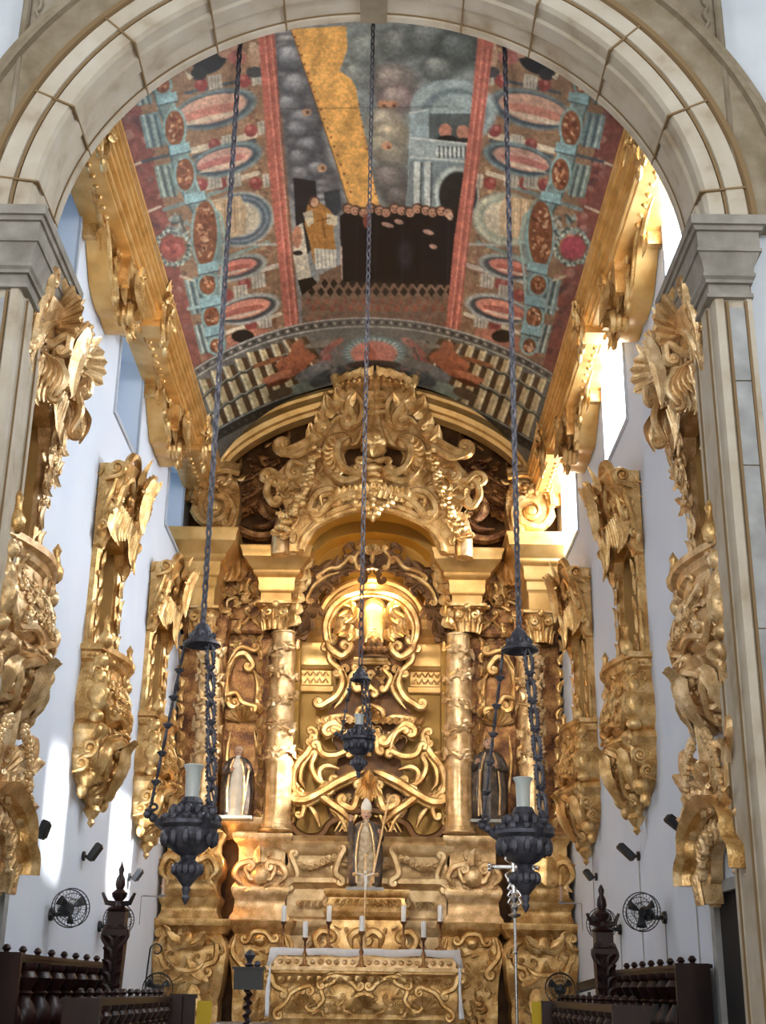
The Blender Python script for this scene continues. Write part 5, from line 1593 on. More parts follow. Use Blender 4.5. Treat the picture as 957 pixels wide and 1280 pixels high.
# ------------------------------------------------------------------ the throne inside the niche
throne = thing('altar_throne', 'openwork gilt throne of stacked scrolls rising inside the central niche', 'throne', (0, DT, qz(1048, DT)))
dT = DT-.1
FT = Fr('z', dT); At = lambda p: T(p, dT)
def th_body(m):
    plate(m, Fr('z', DT+.1), T([(467,842),(430,838),(416,812),(410,790),(414,770),(428,756),(447,748),(467,744)], dT), -.05, .1, )
    plate(m, Fr('z', DT+.1), T([(464,834),(428,838),(424,862),(412,884),(404,905),(424,940),(418,965),(400,985),(420,1048),(464,1048)], dT), -.05, .02)
one(th_body, 'throne_back', DARKG, throne)
def th_panel(m):
    m.tube([Pd(468, v, DT-.05) for v in (748, 752, 760, 775, 792, 800)], [.12, .22, .26, .25, .24, .2], 16, .25, N=(0, -1, 0))
one(th_panel, 'bright_panel', flat_mat('burnished_gold', (.95, .72, .30), .28, .7), throne, mirror=False)
def th_top(m):
    F = FT
    scr(m, F, At([(408,800),(407,782),(414,764),(428,751),(447,744),(467,741)]), .09, (.12, 1), None, .12, taper=False)
    scr(m, F, At([(414,806),(412,786),(420,768),(432,757),(450,750),(467,748)]), .05, None, None, .2)
    scr(m, F, At([(408,798),(412,812),(426,822),(436,816)]), .09, None, (.14, 1), .15)
    scr(m, F, At([(412,812),(412,826),(424,838)]), .07, (.1, 1), (.1, -1), .1)
    for (a, b, w_) in [((440,756),(424,776),.28),((446,764),(432,784),.24),((424,776),(418,798),.26),((438,784),(424,800),.24),((444,790),(436,806),.22),((430,762),(442,772),.2)]:
        leaf(m, F, q(*a, dT), q(*b, dT), w_, .2, .18, .1, 4)
    m.ball(F(*q(430, 778, dT), .22), (.10, .1, .12), 8, 6)       # cherub heads
    m.ball(F(*q(437, 800, dT), .22), (.09, .1, .11), 8, 6)
    for v0, w_ in ((824, .26), (828, .2)):
        m.tube([Pd(442, v0, dT-w_), Pd(468, v0, dT-w_)], .05, 8)
    scr(m, F, At([(424,838),(428,856),(420,872),(408,880),(402,884)]), .09, None, (.11, -1), .14)
    scr(m, F, At([(430,840),(436,858),(428,874),(418,886)]), .06, None, None, .1)
    scr(m, F, At([(446,840),(438,850),(444,864)]), .06, (.07, 1), (.07, 1), .2)
    scr(m, F, At([(460,846),(466,858),(456,866)]), .06, None, (.07, 1), .2)
    carve(m, F, At([(420,830),(464,834),(464,850),(424,846)]), 14, .18, .12, 101)
one(th_top, 'throne_canopy', GOLD, throne)
def th_mid(m):
    F = FT
    shell(m, F, q(467, 905, dT), .34, .1, pi-.1, 9, .16, .14)
    scr(m, F, At([(446,904),(448,890),(467,882)]), .08, None, None, .22)
    scr(m, F, At([(404,901),(418,898),(432,897),(446,902)]), .06, (.04, 1), None, .2)
    scr(m, F, At([(440,930),(428,916),(418,906),(408,910)]), .09, (.1, 1), (.12, 1), .2)
    scr(m, F, At([(436,940),(430,920),(420,912)]), .06, None, (.07, 1), .26)
    scr(m, F, At([(392,930),(396,918),(392,912)]), .06, (.09, -1), (.08, 1), .14)
    scr(m, F, At([(398,932),(404,944),(420,946),(434,940)]), .08, (.07, 1), (.08, -1), .2)
    for k in range(8): leaf(m, F, q(400+k*8, 906, dT), q(396+k*8, 898, dT), .14, .1, .2, .05, 3)
    scr(m, F, At([(452,940),(454,924),(462,918)]), .07, (.08, -1), (.08, 1), .2)
    carve(m, F, At([(400,915),(464,908),(464,945),(420,940)]), 26, .22, .1, 102)
one(th_mid, 'throne_middle', GOLD, throne)
def th_low(m):
    F = FT
    scr(m, F, At([(394,926),(384,942),(372,956),(366,974),(370,990),(384,997),(402,992)]), .09, (.07, 1), None, .12)
    scr(m, F, At([(388,944),(378,960),(376,976),(382,986)]), .06, (.05, 1), None, .08)
    for k in range(10):
        a = 1.9 + k*.36; c = q(388, 966, dT); leaf(m, F, (c[0]+.38*cos(a), c[1]+.46*sin(a)), (c[0]+.5*cos(a+.3), c[1]+.6*sin(a+.3)), .12, .2, .1, .06, 3)
    for o_, r_ in ((0, .10), (6, .06)):
        scr(m, F, At([(370,1002+o_),(384,1001+o_),(404,991+o_),(424,979+o_),(446,969+o_),(456,966+o_)]), r_, (.07, -1) if o_ == 0 else None, None, .24-o_*.02, 1.0)
    scr(m, F, At([(424,962),(410,958),(400,964),(402,978),(414,982)]), .07, None, (.12, 1), .1)
    scr(m, F, At([(395,945),(390,958),(396,974),(410,986)]), .07, (.06, 1), None, .12)
    scr(m, F, At([(452,985),(446,1000),(440,1012),(426,1006)]), .09, (.09, 1), (.10, -1), .2)
    scr(m, F, At([(440,1030),(428,1016),(414,1006),(404,998)]), .09, None, (.17, -1), .2)
    scr(m, F, At([(434,1040),(424,1020),(412,1012)]), .06, None, None, .12)
    for k in range(6): leaf(m, F, q(452, 976, dT), q(444+k*4, 996+3*k, dT), .16, .15, .26, .07, 3)
    m.ball(F(*q(466, 974, dT), .34), (.2, .14, .18), 10, 8)
    scr(m, F, At([(373,1004),(380,1010),(378,1020)]), .06, None, (.08, -1), .2)
    scr(m, F, At([(386,1008),(394,1018),(400,1034)]), .08, None, None, .12)
    carve(m, F, At([(410,1000),(450,990),(460,1040),(425,1040)]), 26, .2, .06, 103)
    for k in range(4):
        scr(m, F, At([(418+k*6,1040),(430+k*5,1020),(436+k*5,1000)]), .04, None, None, .1)
one(th_low, 'throne_base', GOLD, throne)
def th_dark(m):
    F = FT
    scr(m, F, At([(362,1008),(362,1026),(370,1040),(386,1047),(402,1044),(412,1030),(428,1022)]), .09, None, (.06, 1), .05)
    scr(m, F, At([(428,1022),(440,1016),(455,1014),(467,1016)]), .09, None, None, .1)
one(th_dark, 'lower_rim', DARKG, throne)
# little crowned sculpture on the throne shelf
sc_ = thing('small_sculpture', 'small dark crowned sculpture on the shelf of the niche throne', 'sculpture', Pd(467, 823, dT-.2))
m = M(); b_ = Pd(467, 823, dT-.2)
m.lathe([(.36, 0), (.36, .05), (.30, .08), (.22, .2), (.24, .3), (.16, .44), (.06, .5)], b_, 16, sy=.5)
for k in range(5): m.ball(b_ + Vector((-.24+.12*k, -.12, .16)), .09, 8, 6)
m.build('group', DARKG, sc_)
m = M()
m.tube([b_ + Vector((.17*cos(pi*f)*1.1, -.05, .35 + .28*sin(pi*f))) for f in [i/10 for i in range(11)]], .035, 6)
m.ball(b_ + Vector((0, -.05, .66)), .05, 8, 6); m.ball(b_ + Vector((0, -.08, .42)), (.09, .09, .12), 8, 6)
m.build('crown_arch', GOLD, sc_)

# warm lamps of the altarpiece (hidden behind the niche arch and beside the outer column)
lamp('niche_lamp', 'POINT', (0, DI+.35, qz(716, DI)), 18, (1, .72, .35), shadow_soft_size=.12)
lamp('niche_lamp', 'AREA', (0, DI+.0, qz(735, DI)), 40, (1, .75, .4), target=(0, DT, qz(960, DT)), shape='RECTANGLE', size=1.2, size_y=.3)
lamp('bay_lamp', 'POINT', tuple(Pd(284, 1075, DO+.1)), 14, (1, .5, .18), shadow_soft_size=.05)
# ------------------------------------------------------------------ altar platform, altar table and what stands on it
m = M()
m.box((-3.6, 24.3, 0), (3.6, 29.3, .35)); m.box((-3.2, 24.6, .35), (3.2, 29.2, .70)); m.box((-2.8, 24.9, .7), (2.8, 27.2, 1.0))
tag(m.build('floor_altar_steps', STONEG), kind='structure')
DA = 25.4
ta = thing('altar_table', 'carved gilt altar table with swelling front, draped in white linen', 'altar', (0, 25.8, 1.0))
za = lambda v: qz(v, DA, 452)
m = M()
x1 = qx(570, 1240, DA)
rows = []
for v, p in [(1300, .0), (1278, .0), (1274, .03), (1268, .0), (1258, .04), (1244, .06), (1232, .02), (1224, .06), (1219, .12), (1217, .04), (1214, .04)]:
    z = max(1.0, za(v)); rows.append([(-x1-p+.04, DA+.8, z), (-x1-p+.04, DA-p, z), (x1+p-.04, DA-p, z), (x1+p-.04, DA+.8, z)])
m.grid(rows, close_v=True)
m.build('frontal', GOLD, ta, sharp=35)
m = M()
F = Fr('z', DA-.04); B = lambda p: [( -abs(a) if True else a, b) for a, b in T(p, DA)]
for s in (0,):
    scr(m, F, T([(345,1262),(356,1254),(366,1240),(384,1232)], DA), .05, (.1, 1), (.1, -1), .05)
    scr(m, F, T([(392,1262),(404,1250),(402,1236),(416,1228)], DA), .05, (.1, -1), (.1, 1), .05)
    scr(m, F, T([(340,1220),(344,1232),(356,1238)], DA), .06, (.08, 1), (.07, -1), .08)
    shell(m, F, q(380, 1262, DA), .28, .2, pi-.2, 7, .05, .1)
    scr(m, F, T([(400,1226),(420,1220),(436,1226),(446,1236)], DA), .05, (.08, 1), (.08, 1), .08)
    shell(m, F, (0, za(1262)), .26, 0, pi, 7, .06, .1)
    for k in range(9): leaf(m, F, q(350+k*12, 1227, DA), q(356+k*12, 1222, DA), .14, .2, .08, .05, 3)
    carve(m, F, T([(340,1228),(448,1228),(448,1272),(350,1272)], DA), 40, .18, .03, 111)
m.v = [(min(x, 0.), y, z) for x, y, z in m.v]; m.mirror()
m.build('carving', GOLD, ta)
m = M()
zt = za(1214)
m.box((-x1-.14, DA-.16, zt), (x1+.14, DA+.85, zt+.07)); m.build('mensa', GOLDP, ta)
m = M()
zs = qz(1197, DA+.5, 452)
m.box((-x1-.02, DA+.42, zt+.07), (x1+.02, DA+.9, zs)); 
for k in range(22): m.ball((-x1+.1+k*(2*x1-.2)/21, DA+.42, (zt+.07+zs)/2), (.06, .03, .05), 6, 4)
m.build('gradine', GOLDP, ta)
# linen cloth over the upper shelf, its ends falling at both sides
cl = M(); zc = qz(1186, DA+.4, 452)
prof = []
for i in range(25):
    x = -x1-.1 + (2*x1+.2)*i/24
    zz = zc + .01*sin(i*1.1)
    drop = .13 + .01*sin(i*.9)
    if i in (0, 24): drop = .36
    prof.append([(x*1.0, DA+.92, zz), (x, DA+.40, zz), (x*(1.01 if i in (0,24) else 1), DA+.36, zz-drop)])
cl.grid(prof)
cl.grid([[(s*(x1+.1), DA+.92, zc), (s*(x1+.14), DA+.92, zc-.40), (s*(x1+.16), DA+.5, zc-.38)] if 0 else [(s*(x1+.1), y, zc), (s*(x1+.13+.02*sin(y*9)), y, zc-.2), (s*(x1+.15+.03*sin(y*9)), y, zc-.36)] for s in (-1,) for y in [DA+.4+.05*k for k in range(11)]])
cl.grid([[(x1+.1, y, zc), (x1+.13+.02*sin(y*9), y, zc-.2), (x1+.15+.03*sin(y*9), y, zc-.36)] for y in [DA+.4+.05*k for k in range(11)]])
c_o = cl.build('altar_cloth', LINEN, None); tag(c_o, 'white linen cloth laid along the top of the gilt altar table', 'tablecloth')
md = c_o.modifiers.new('thick', 'SOLIDIFY'); md.thickness = .012
for s in (-1, 1):
    m = M(); xx = s*(x1+.07)
    m.grid([[(xx + s*.05*f + .012*sin(z*7), DA-.185, z), (xx + .012*sin(z*7+1), DA-.18, z), (xx - s*.04, DA-.185, z)] for f, z in [(i/12, zt+.085 - (zt-1.05)*i/12) for i in range(13)]])
    o = m.build('linen_strip', LINEN, None); tag(o, 'narrow white linen strip hanging at the %s end of the gilt altar table front' % ('left' if s < 0 else 'right'), 'cloth', 'linen strips hanging from the altar table')
    md = o.modifiers.new('thick', 'SOLIDIFY'); md.thickness = .02
# candles
def make_candle(u, vt, vb, vfoot, d, lab):
    foot = Pd(u, vfoot, d); foot.z = (zc + .012) if vfoot < 1200 else (zt + .072); zt_, zb_ = qz(vt, d, u), qz(vb, d, u)
    t = thing('candlestick', lab, 'candlestick', tuple(foot), 'candlesticks along the altar table')
    H = zb_ - foot.z
    m = M(); m.lathe([(.0, 0), (.10, 0), (.10, .02), (.04, .06), (.025, H*.3), (.045, H*.42), (.02, H*.55), (.02, H*.85), (.05, H*.93), (.065, H), (0, H)], foot, 14)
    m.build('stick', GOLDD, t)
    m = M(); m.lathe([(0, H), (.048, H), (.048, zt_-foot.z-.01), (.04, zt_-foot.z), (0, zt_-foot.z-.01)], foot, 14); m.tube([foot+Vector((0,0,zt_-foot.z-.01)), foot+Vector((.004,0,zt_-foot.z+.03))], .005, 5)
    m.build('candle', WAX, t)
for u, vt, vb, vf, d, lab in [(353,1132,1152,1188,DA+.75,'white candle at the far left on the upper shelf of the altar table'), (380,1152,1172,1212,DA+.1,'white candle on the low front edge at the left of the altar table'),
        (410,1132,1152,1188,DA+.75,'white candle on the upper shelf just left of the bishop statue'), (451,1145,1164,1212,DA+.1,'white candle at the middle of the altar table below the bishop statue'),
        (504,1132,1152,1188,DA+.75,'white candle on the upper shelf just right of the bishop statue'), (529,1152,1172,1212,DA+.1,'white candle on the low front edge at the right of the altar table'),
        (550,1132,1152,1188,DA+.75,'white candle at the far right on the upper shelf of the altar table')]:
    make_candle(u, vt, vb, vf, d, lab)
# altar crucifix
fc = Pd(455, 1188, DA+.62)
t = thing('altar_crucifix', 'slender pale metal crucifix standing behind the middle candle', 'crucifix', tuple(fc))
zx = qz(1070, DA+.62, 455) - fc.z
m = M(); m.lathe([(0, 0), (.10, 0), (.10, .03), (.04, .08), (.02, .3), (.04, .36), (.015, .42), (.015, zx*.5)], fc, 12); m.build('foot', GOLDP, t)
m = M(); m.tube([fc+Vector((0,0,zx*.45)), fc+Vector((0,0,zx))], .02, 8); zh = qz(1093, DA+.62, 455)-fc.z
m.tube([fc+Vector((-.22,0,zh)), fc+Vector((.22,0,zh))], .018, 8); 
for p in ((-.22, zh), (.22, zh), (0, zx)): m.ball(fc+Vector((p[0], 0, p[1])), .04, 8, 6)
m.build('cross', GOLDP, t)
m = M(); m.tube([fc+Vector((0,-.04,zh-.30)), fc+Vector((.01,-.05,zh-.15)), fc+Vector((0,-.05,zh-.02))], [.015, .03, .035], 6); m.ball(fc+Vector((0,-.06,zh+.04)), .03, 6, 5)
for s in (-1, 1): m.tube([fc+Vector((0,-.05,zh-.03)), fc+Vector((s*.17,-.04,zh+.02))], .012, 5)
m.build('figure', WAX, t)

# ------------------------------------------------------------------ statues
SKIN = flat_mat('painted_skin', (.62, .38, .26), .5)
HABIT = noise_mat('dark_painted_robe', [(.3, (.03, .025, .025)), (.6, (.12, .09, .07)), (.8, (.35, .24, .12))], scale=6, rough=.4)
ALB = noise_mat('white_painted_alb', [(.3, (.62, .58, .50)), (.7, (.82, .79, .72))], scale=6, rough=.5)
def statue(name, label, u, vt, vb, d, cloak, robe, mitre=True, staff=None, side=1, hand=True, crook=True):
    base = Pd(u, vb, d); H = qz(vt, d, u) - base.z
    t = thing(name, label, 'statue', tuple(base))
    hh = H * (.88 if mitre else 1.0)           # body height without the mitre
    def el(z, rx, ry, ox=0, oy=0, fold=0, n=28):
        return [base + Vector((ox + rx*(1+fold*sin(k/n*2*pi*7))*cos(k/n*2*pi), oy + ry*(1+fold*sin(k/n*2*pi*7))*sin(k/n*2*pi), z)) for k in range(n)]
    m = M()
    # body with head, one skin from robe hem to crown of the head
    m.grid([el(hh*z, hh*rx, hh*ry, 0, 0, f) for z, rx, ry, f in [(.0, .155, .11, .10), (.02, .16, .115, .10), (.2, .13, .09, .09), (.42, .115, .08, .07), (.55, .105, .075, .04), (.66, .12, .08, .02), (.76, .135, .08, 0), (.80, .125, .07, 0), (.83, .07, .055, 0), (.845, .038, .04, 0), (.865, .04, .042, 0), (.88, .052, .055, 0), (.91, .06, .068, 0), (.94, .062, .07, 0), (.97, .055, .06, 0), (.99, .03, .035, 0), (1.0, .003, .003, 0)]], close_v=True)
    m.ball(base + Vector((0, -.068*hh, .915*hh)), (.010*hh, .016*hh, .018*hh), 6, 5)
    for s in (-1, 1): m.ball(base + Vector((s*.06*hh, 0, .915*hh)), (.010*hh, .014*hh, .02*hh), 6, 5)
    body = m.build('body', robe, t)
    m = M(); m.ball(base + Vector((0, -.006*hh, .922*hh)), (.063*hh, .070*hh, .076*hh), 14, 10); m.ball(base + Vector((0, -.076*hh, .91*hh)), (.012*hh, .016*hh, .018*hh), 6, 5)
    for s in (-1, 1): m.ball(base + Vector((s*.062*hh, 0, .915*hh)), (.012*hh, .014*hh, .02*hh), 6, 5)
    m.build('face', SKIN, t)
    m = M(); 
    for s in (-1, 1): m.ball(base + Vector((s*.024*hh, -.068*hh, .932*hh)), .008*hh, 6, 4)
    m.tube([base + Vector((x*hh, -.072*hh, .888*hh)) for x in (-.018, 0, .018)], .004*hh, 5)
    m.build('features', HABIT, t)
    # arms: raised blessing hand and hand on the staff
    hands = [(-side*.20, -.10, .82), (side*.20, -.13, .66)] if hand else [(-side*.08, -.14, .62), (side*.17, -.13, .66)]
    for s, hd in ((-side, hands[0]), (side, hands[1])):
        m = M()
        sh = Vector((s*.13*hh, 0, .76*hh)); el_ = Vector((s*.19*hh, -.03*hh, .60*hh)); hp = Vector((hd[0]*hh, hd[1]*hh, hd[2]*hh))
        m.tube([base+sh, base+(sh+el_)/2 + Vector((s*.01*hh, 0, 0)), base+el_, base+(el_+hp)/2, base+hp*1.0], [.045*hh, .042*hh, .05*hh, .045*hh, .035*hh], 10)
        m.build('sleeve', cloak, t)
        m = M(); p = base + hp
        up = Vector((0, -.2, 1)).normalized() if (hand and s == -side) else Vector((-s*.3, -.6, .5)).normalized()
        m.tube([p, p+up*.03*hh, p+up*.05*hh], [.018*hh, .024*hh, .018*hh], 8, .6)
        for k in range(4):
            o = Vector(((k-1.5)*.010*hh, 0, 0)); L = (.035, .04, .038, .03)[k]*hh
            c = .5 if k > 1 else 0.1
            m.tube([p+up*.045*hh+o, p+up*(.045*hh+L*.6)+o, p+up*(.045*hh+L*(1-.3*c))+o+Vector((0, -L*c, 0))], .0065*hh, 5)
        m.tube([p+up*.01*hh+Vector((-s*.015*hh, 0, 0)), p+up*.035*hh+Vector((-s*.032*hh, -.01*hh, 0)), p+up*.05*hh+Vector((-s*.028*hh, -.015*hh, 0))], .007*hh, 5)
        m.build('hand', SKIN, t)
    # open cloak
    m = M(); rows = []
    for z, rx, ry, gap in [(.02, .20, .15, .55), (.15, .21, .15, .6), (.35, .22, .14, .6), (.55, .20, .12, .55), (.68, .175, .105, .5), (.76, .155, .095, .4), (.805, .13, .08, .35), (.83, .075, .062, .3)]:
        rows.append([base + Vector((hh*rx*(1+.06*sin(k*1.9))*sin(a), hh*ry*(1+.06*sin(k*1.9))*cos(a), z*hh)) for k, a in [(k, -pi+gap + (2*pi-2*gap)*k/26) for k in range(27)]])
    m.grid(rows); o = m.build('cloak', cloak, t); md = o.modifiers.new('thick', 'SOLIDIFY'); md.thickness = .03
    m = M()
    for s in (-1, 1): m.tube([base + Vector((s*x*hh, -y*hh, z*hh)) for z, x, y in [(.05, .105, .135), (.35, .12, .125), (.55, .105, .108), (.68, .085, .096), (.8, .045, .082)]], .018*hh, 6, .5)
    m.build('cloak_border', GOLDP, t)
    if mitre:
        m = M(); rows = []
        for z, w, tk in ((0, .062, .062), (.3, .072, .055), (.6, .06, .04), (.85, .03, .02), (1, .004, .006)):
            rows.append([base + Vector((w*hh*cos(a), tk*hh*sin(a), .95*hh + z*(H-.95*hh))) for a in [k/14*2*pi for k in range(14)]])
        m.grid(rows, close_v=True)
        m.build('mitre', ALB, t)
        m = M(); m.tube([base + Vector((.064*hh*cos(a), .064*hh*sin(a), .958*hh)) for a in [k/16*2*pi for k in range(17)]], .01*hh, 6); m.build('mitre_band', GOLDP, t)
    if staff:
        (ux, vx), (uy, vy) = staff
        dd = d - .16*hh
        a, b = Pd(ux, vx, dd), Pd(uy, vy, dd)
        m = M(); m.tube([b, a], .014*hh, 7)
        if crook:
            ax = (a-b).normalized(); sx = Vector((1, 0, 0))
            m.tube([a + ax*(.0+.07*sin(f))*hh*1 + sx*(.05*(1-cos(f)))*hh for f in [k*.45 for k in range(11)]], [.016*hh]*8+[.014*hh, .012*hh, .01*hh], 6)
            m.tube([a - sx*.04*hh, a + sx*.04*hh], .010*hh, 6); m.ball(a, .025*hh, 8, 6)
        m.build('crozier' if crook else 'staff', GOLDP, t)
    m = M(); m.box(tuple(base + Vector((-.24*hh, -.17*hh, -.06))), tuple(base + Vector((.24*hh, .2*hh, .0)))); m.build('plinth', STONEG, t)
    return t
statue('bishop_statue', 'statue of a mitred bishop in dark cope holding a crozier, standing above the altar table', 456, 997, 1110, DI-.45, HABIT, noise_mat('embroidered_robe', [(.3, (.28, .19, .10)), (.5, (.48, .36, .22)), (.7, (.72, .62, .46))], scale=9, rough=.4), True, ((485,1002),(463,1108)))
statue('saint_statue', 'statue in a white robe and dark cloak with thin staff in the left side niche', 294, 932, 1021, DI-.02, HABIT, ALB, False, ((311,962),(302,1018)), 1, False, False)
statue('saint_statue', 'dark robed statue in the right side niche behind the hanging lamp', 612, 922, 1026, DI-.02, HABIT, HABIT, False, ((600,962),(598,1020)), -1, False, False)

# ------------------------------------------------------------------ hanging sanctuary lamps
def chain(m, a, b, r=.02, link=.09):
    a, b = Vector(a), Vector(b); L = (b-a).length; n = max(2, int(L/link)); ax = (b-a).normalized()
    s1 = ax.orthogonal().normalized(); s2 = ax.cross(s1)
    for i in range(n):
        c = a + ax*(L*(i+.5)/n); s = s1 if i % 2 else s2
        P = [c + ax*(link*.62*cos(f)) + s*(link*.26*sin(f)) for f in [k/8*2*pi for k in range(9)]]
        m.tube(P, r, 4, cap=False)
def sanctuary_lamp(label, ub, vbell, ul, vglass, vwide, vtip, d, armpx, topuv, k=1.0, big=True):
    """ub,vbell: rim of the bell; ul: lamp axis; vglass: top of candle cup; vwide: widest row; vtip: lowest finial"""
    bell = Pd(ub, vbell, d); px = bell.x
    zt = 13.9 if big else 14.5
    t = thing('sanctuary_lamp', label, 'hanging lamp', (px, d, bell.z), 'hanging sanctuary lamps')
    m = M(); chain(m, (px, d, bell.z+.30*k), (px, d, VC + sqrt(VR**2-px**2) - .02), .020*(1 if big else .6), .11); m.build('suspension_chain', IRON, t)
    m = M(); m.lathe([(0, .32*k), (.03*k, .30*k), (.035*k, .26*k), (.06*k, .24*k), (.09*k, .20*k), (.12*k, .10*k), (.15*k, .06*k), (.21*k, .02*k), (.22*k, -.01*k), (.19*k, -.02*k), (.12*k, .05*k), (.0, .1*k)], (px, d, bell.z), 22); 
    for j in range(8): a = j/8*2*pi; m.ball((px+.13*k*cos(a), d+.13*k*sin(a), bell.z+.10*k), (.03*k,.03*k,.05*k), 6, 4)
    m.build('bell_canopy', IRON, t)
    zw = qz(vwide, d, ul); zg = qz(vglass, d, ul); ztip = qz(vtip, d, ul); R = armpx * d/F_PX
    h0 = zw - ztip
    b = Vector((px, d, 0))
    m = M()
    m.lathe([(.0, zw+.30*k), (.10*k, zw+.30*k), (.13*k, zw+.24*k), (.12*k, zw+.20*k), (.17*k, zw+.16*k), (.22*k, zw+.10*k), (.33*k, zw+.04*k), (.34*k, zw), (.29*k, zw-.04*k), (.30*k, zw-.09*k), (.24*k, zw-.2*k), (.16*k, zw-.28*k), (.09*k, zw-.32*k),
             (.08*k, zw-.36*k), (.12*k, zw-.40*k), (.15*k, zw-.46*k), (.13*k, zw-.53*k), (.07*k, zw-.60*k), (.04*k, zw-.64*k), (.05*k, zw-.67*k), (.03*k, zw-.72*k), (.045*k, zw-.75*k), (.02*k, ztip+.03), (0, ztip)], b, 24)
    for j in range(12):   # embossed leaves
        a = j/12*2*pi
        for rr, zz, hh in ((.27, -.13, .10), (.29, .07, .05), (.20, .15, .07), (.13, -.46, .07)):
            m.ball((px+rr*k*cos(a), d+rr*k*sin(a), zw+zz*k), (.05*k, .05*k, hh*k), 6, 5)
    m.build('lamp_bowl', IRON, t)
    m = M(); m.lathe([(0, zw+.30*k), (.075*k, zw+.30*k), (.085*k, zg-.06*k), (.115*k, zg-.01*k), (.105*k, zg), (.07*k, zg-.06*k), (0, zg-.08*k)], b, 16); m.build('glass_cup', MILK, t)
    m = M(); chains = []
    for j in range(3):
        a = radians(180 + 120*j + (8 if ub < 470 else -8))
        e = Vector((px + R*cos(a), d + R*sin(a), zw+.14*k))
        m2 = M()
        m2.tube([(px+.24*k*cos(a), d+.24*k*sin(a), zw-.04*k), (px+.34*k*cos(a), d+.34*k*sin(a), zw+.02*k), (px+(R+.34*k)/2*cos(a), d+(R+.34*k)/2*sin(a), zw+.08*k), e], [.05*k, .045*k, .03*k, .02*k], 7)
        sp, c = spiral((0, 0), (.6, .8), .06*k, 1, 1.0)
        m2.tube([e + Vector((cos(a)*p[0], sin(a)*p[0], p[1])) for p in sp], .015*k, 5)
        for q_ in (.3, .4, .46): m2.ball((px+q_*k*cos(a), d+q_*k*sin(a), zw+(q_-.28)*k*.6), (.05*k, .05*k, .05*k), 6, 5)
        m2.build('arm', IRON, t)
        # pierced leaf-and-ball strand
        top = Vector((px + .19*k*cos(a), d + .19*k*sin(a), bell.z)); n = 6 if big else 5
        ms = M()
        for i in range(n):
            p0 = top + (e-top)*(i/n); p1 = top + (e-top)*((i+1)/n); mid = (p0+p1)/2; ax = (p1-p0).normalized(); L = (p1-p0).length
            s1 = Vector((-sin(a), cos(a), 0)); s2 = Vector((cos(a), sin(a), 0))
            for s in (-1, 1):
                for sd in (s1,):
                    P = [p0 + ax*L*f + sd*s*.045*k*sin(pi*f) for f in (0.08, .2, .35, .5, .65, .8, .92)]
                    ms.tube(P, [.008*k, .014*k, .018*k, .016*k, .018*k, .014*k, .008*k], 5)
                    for f in (.25, .4, .55, .7): ms.ball(p0 + ax*L*f + sd*s*.06*k, .013*k, 5, 4)
            ms.ball(p1 if i < n-1 else p1, .04*k, 8, 6); ms.tube([p1-ax*.01+s2*.045*k*cos(f)+s1*.045*k*sin(f) for f in [j_/8*2*pi for j_ in range(9)]], .014*k, 5)
        ms.build('strand', IRON, t)
    return t
sanctuary_lamp('large blackened silver lamp hanging in front of the altarpiece on the sun-patch side', 252, 806, 235, 956, 1032, 1132, 14.3, 50, None, 1.0)
sanctuary_lamp('large blackened silver lamp hanging in front of the altarpiece, beside the silver processional cross', 649, 813, 655, 972, 1044, 1142, 14.3, 50, None, .98)
sanctuary_lamp('small dark blue-black lamp hanging before the central niche', 450, 850, 450, 893, 925, 970, 14.5, 22, None, .56, False)

# ------------------------------------------------------------------ silver processional cross
b = Pd(646, 1278, 19.5); zc = qz(1145, 19.5, 646)
bz = 0.0
t = thing('processional_cross', 'silver processional cross on a thin staff in front of the right pedestals', 'cross', (b.x, 19.5, bz))
m = M(); m.lathe([(.0, 0), (.22, 0), (.22, .04), (.05, .12), (.03, .3)], (b.x, 19.5, 0), 16); m.build('foot', CHROME, t)
m = M(); m.tube([(b.x, 19.5, .2), (b.x, 19.5, zc)], .02, 10); m.ball((b.x, 19.5, zc-.5), .035, 8, 6); m.build('staff', CHROME, t)
m = M(); x = b.x; zt2 = qz(1058, 19.5, 643); zh = qz(1084, 19.5, 643)
m.lathe([(.02, zc-.03), (.09, zc), (.10, zc+.02), (.03, zc+.05), (.06, zc+.12), (.03, zc+.18), (.07, zc+.25), (.03, zc+.32)], (x, 19.5, 0), 12)
m.tube([(x, 19.5, zc+.2), (x, 19.5, zt2)], .035, 8, .6, N=(0, 1, 0)); m.tube([(x-.32, 19.5, zh), (x+.28, 19.5, zh)], .032, 8, .6, N=(0, -1, 0))
for p in ((x-.34, zh), (x+.30, zh), (x, zt2+.02)):
    for a in (0, 2.1, 4.2): m.ball((p[0]+.035*cos(a), 19.5, p[1]+.035*sin(a)), .03, 6, 5)
F = Fr('z', 19.5)
for s in (-1, 1):
    for z0, s2 in ((zh+.05, 1), (zh-.05, -1)): scr(m, F, [(x+s*.05, z0), (x+s*.12, z0+s2*.06), (x+s*.08, z0+s2*.14)], .015, None, (.035, s*s2), 0)
    for k in range(4): scr(m, F, [(x+s*.03, zc+.15+k*.1), (x+s*.09, zc+.18+k*.1), (x+s*.06, zc+.24+k*.1)], .014, None, (.03, s), 0)
m.build('cross', CHROME, t)

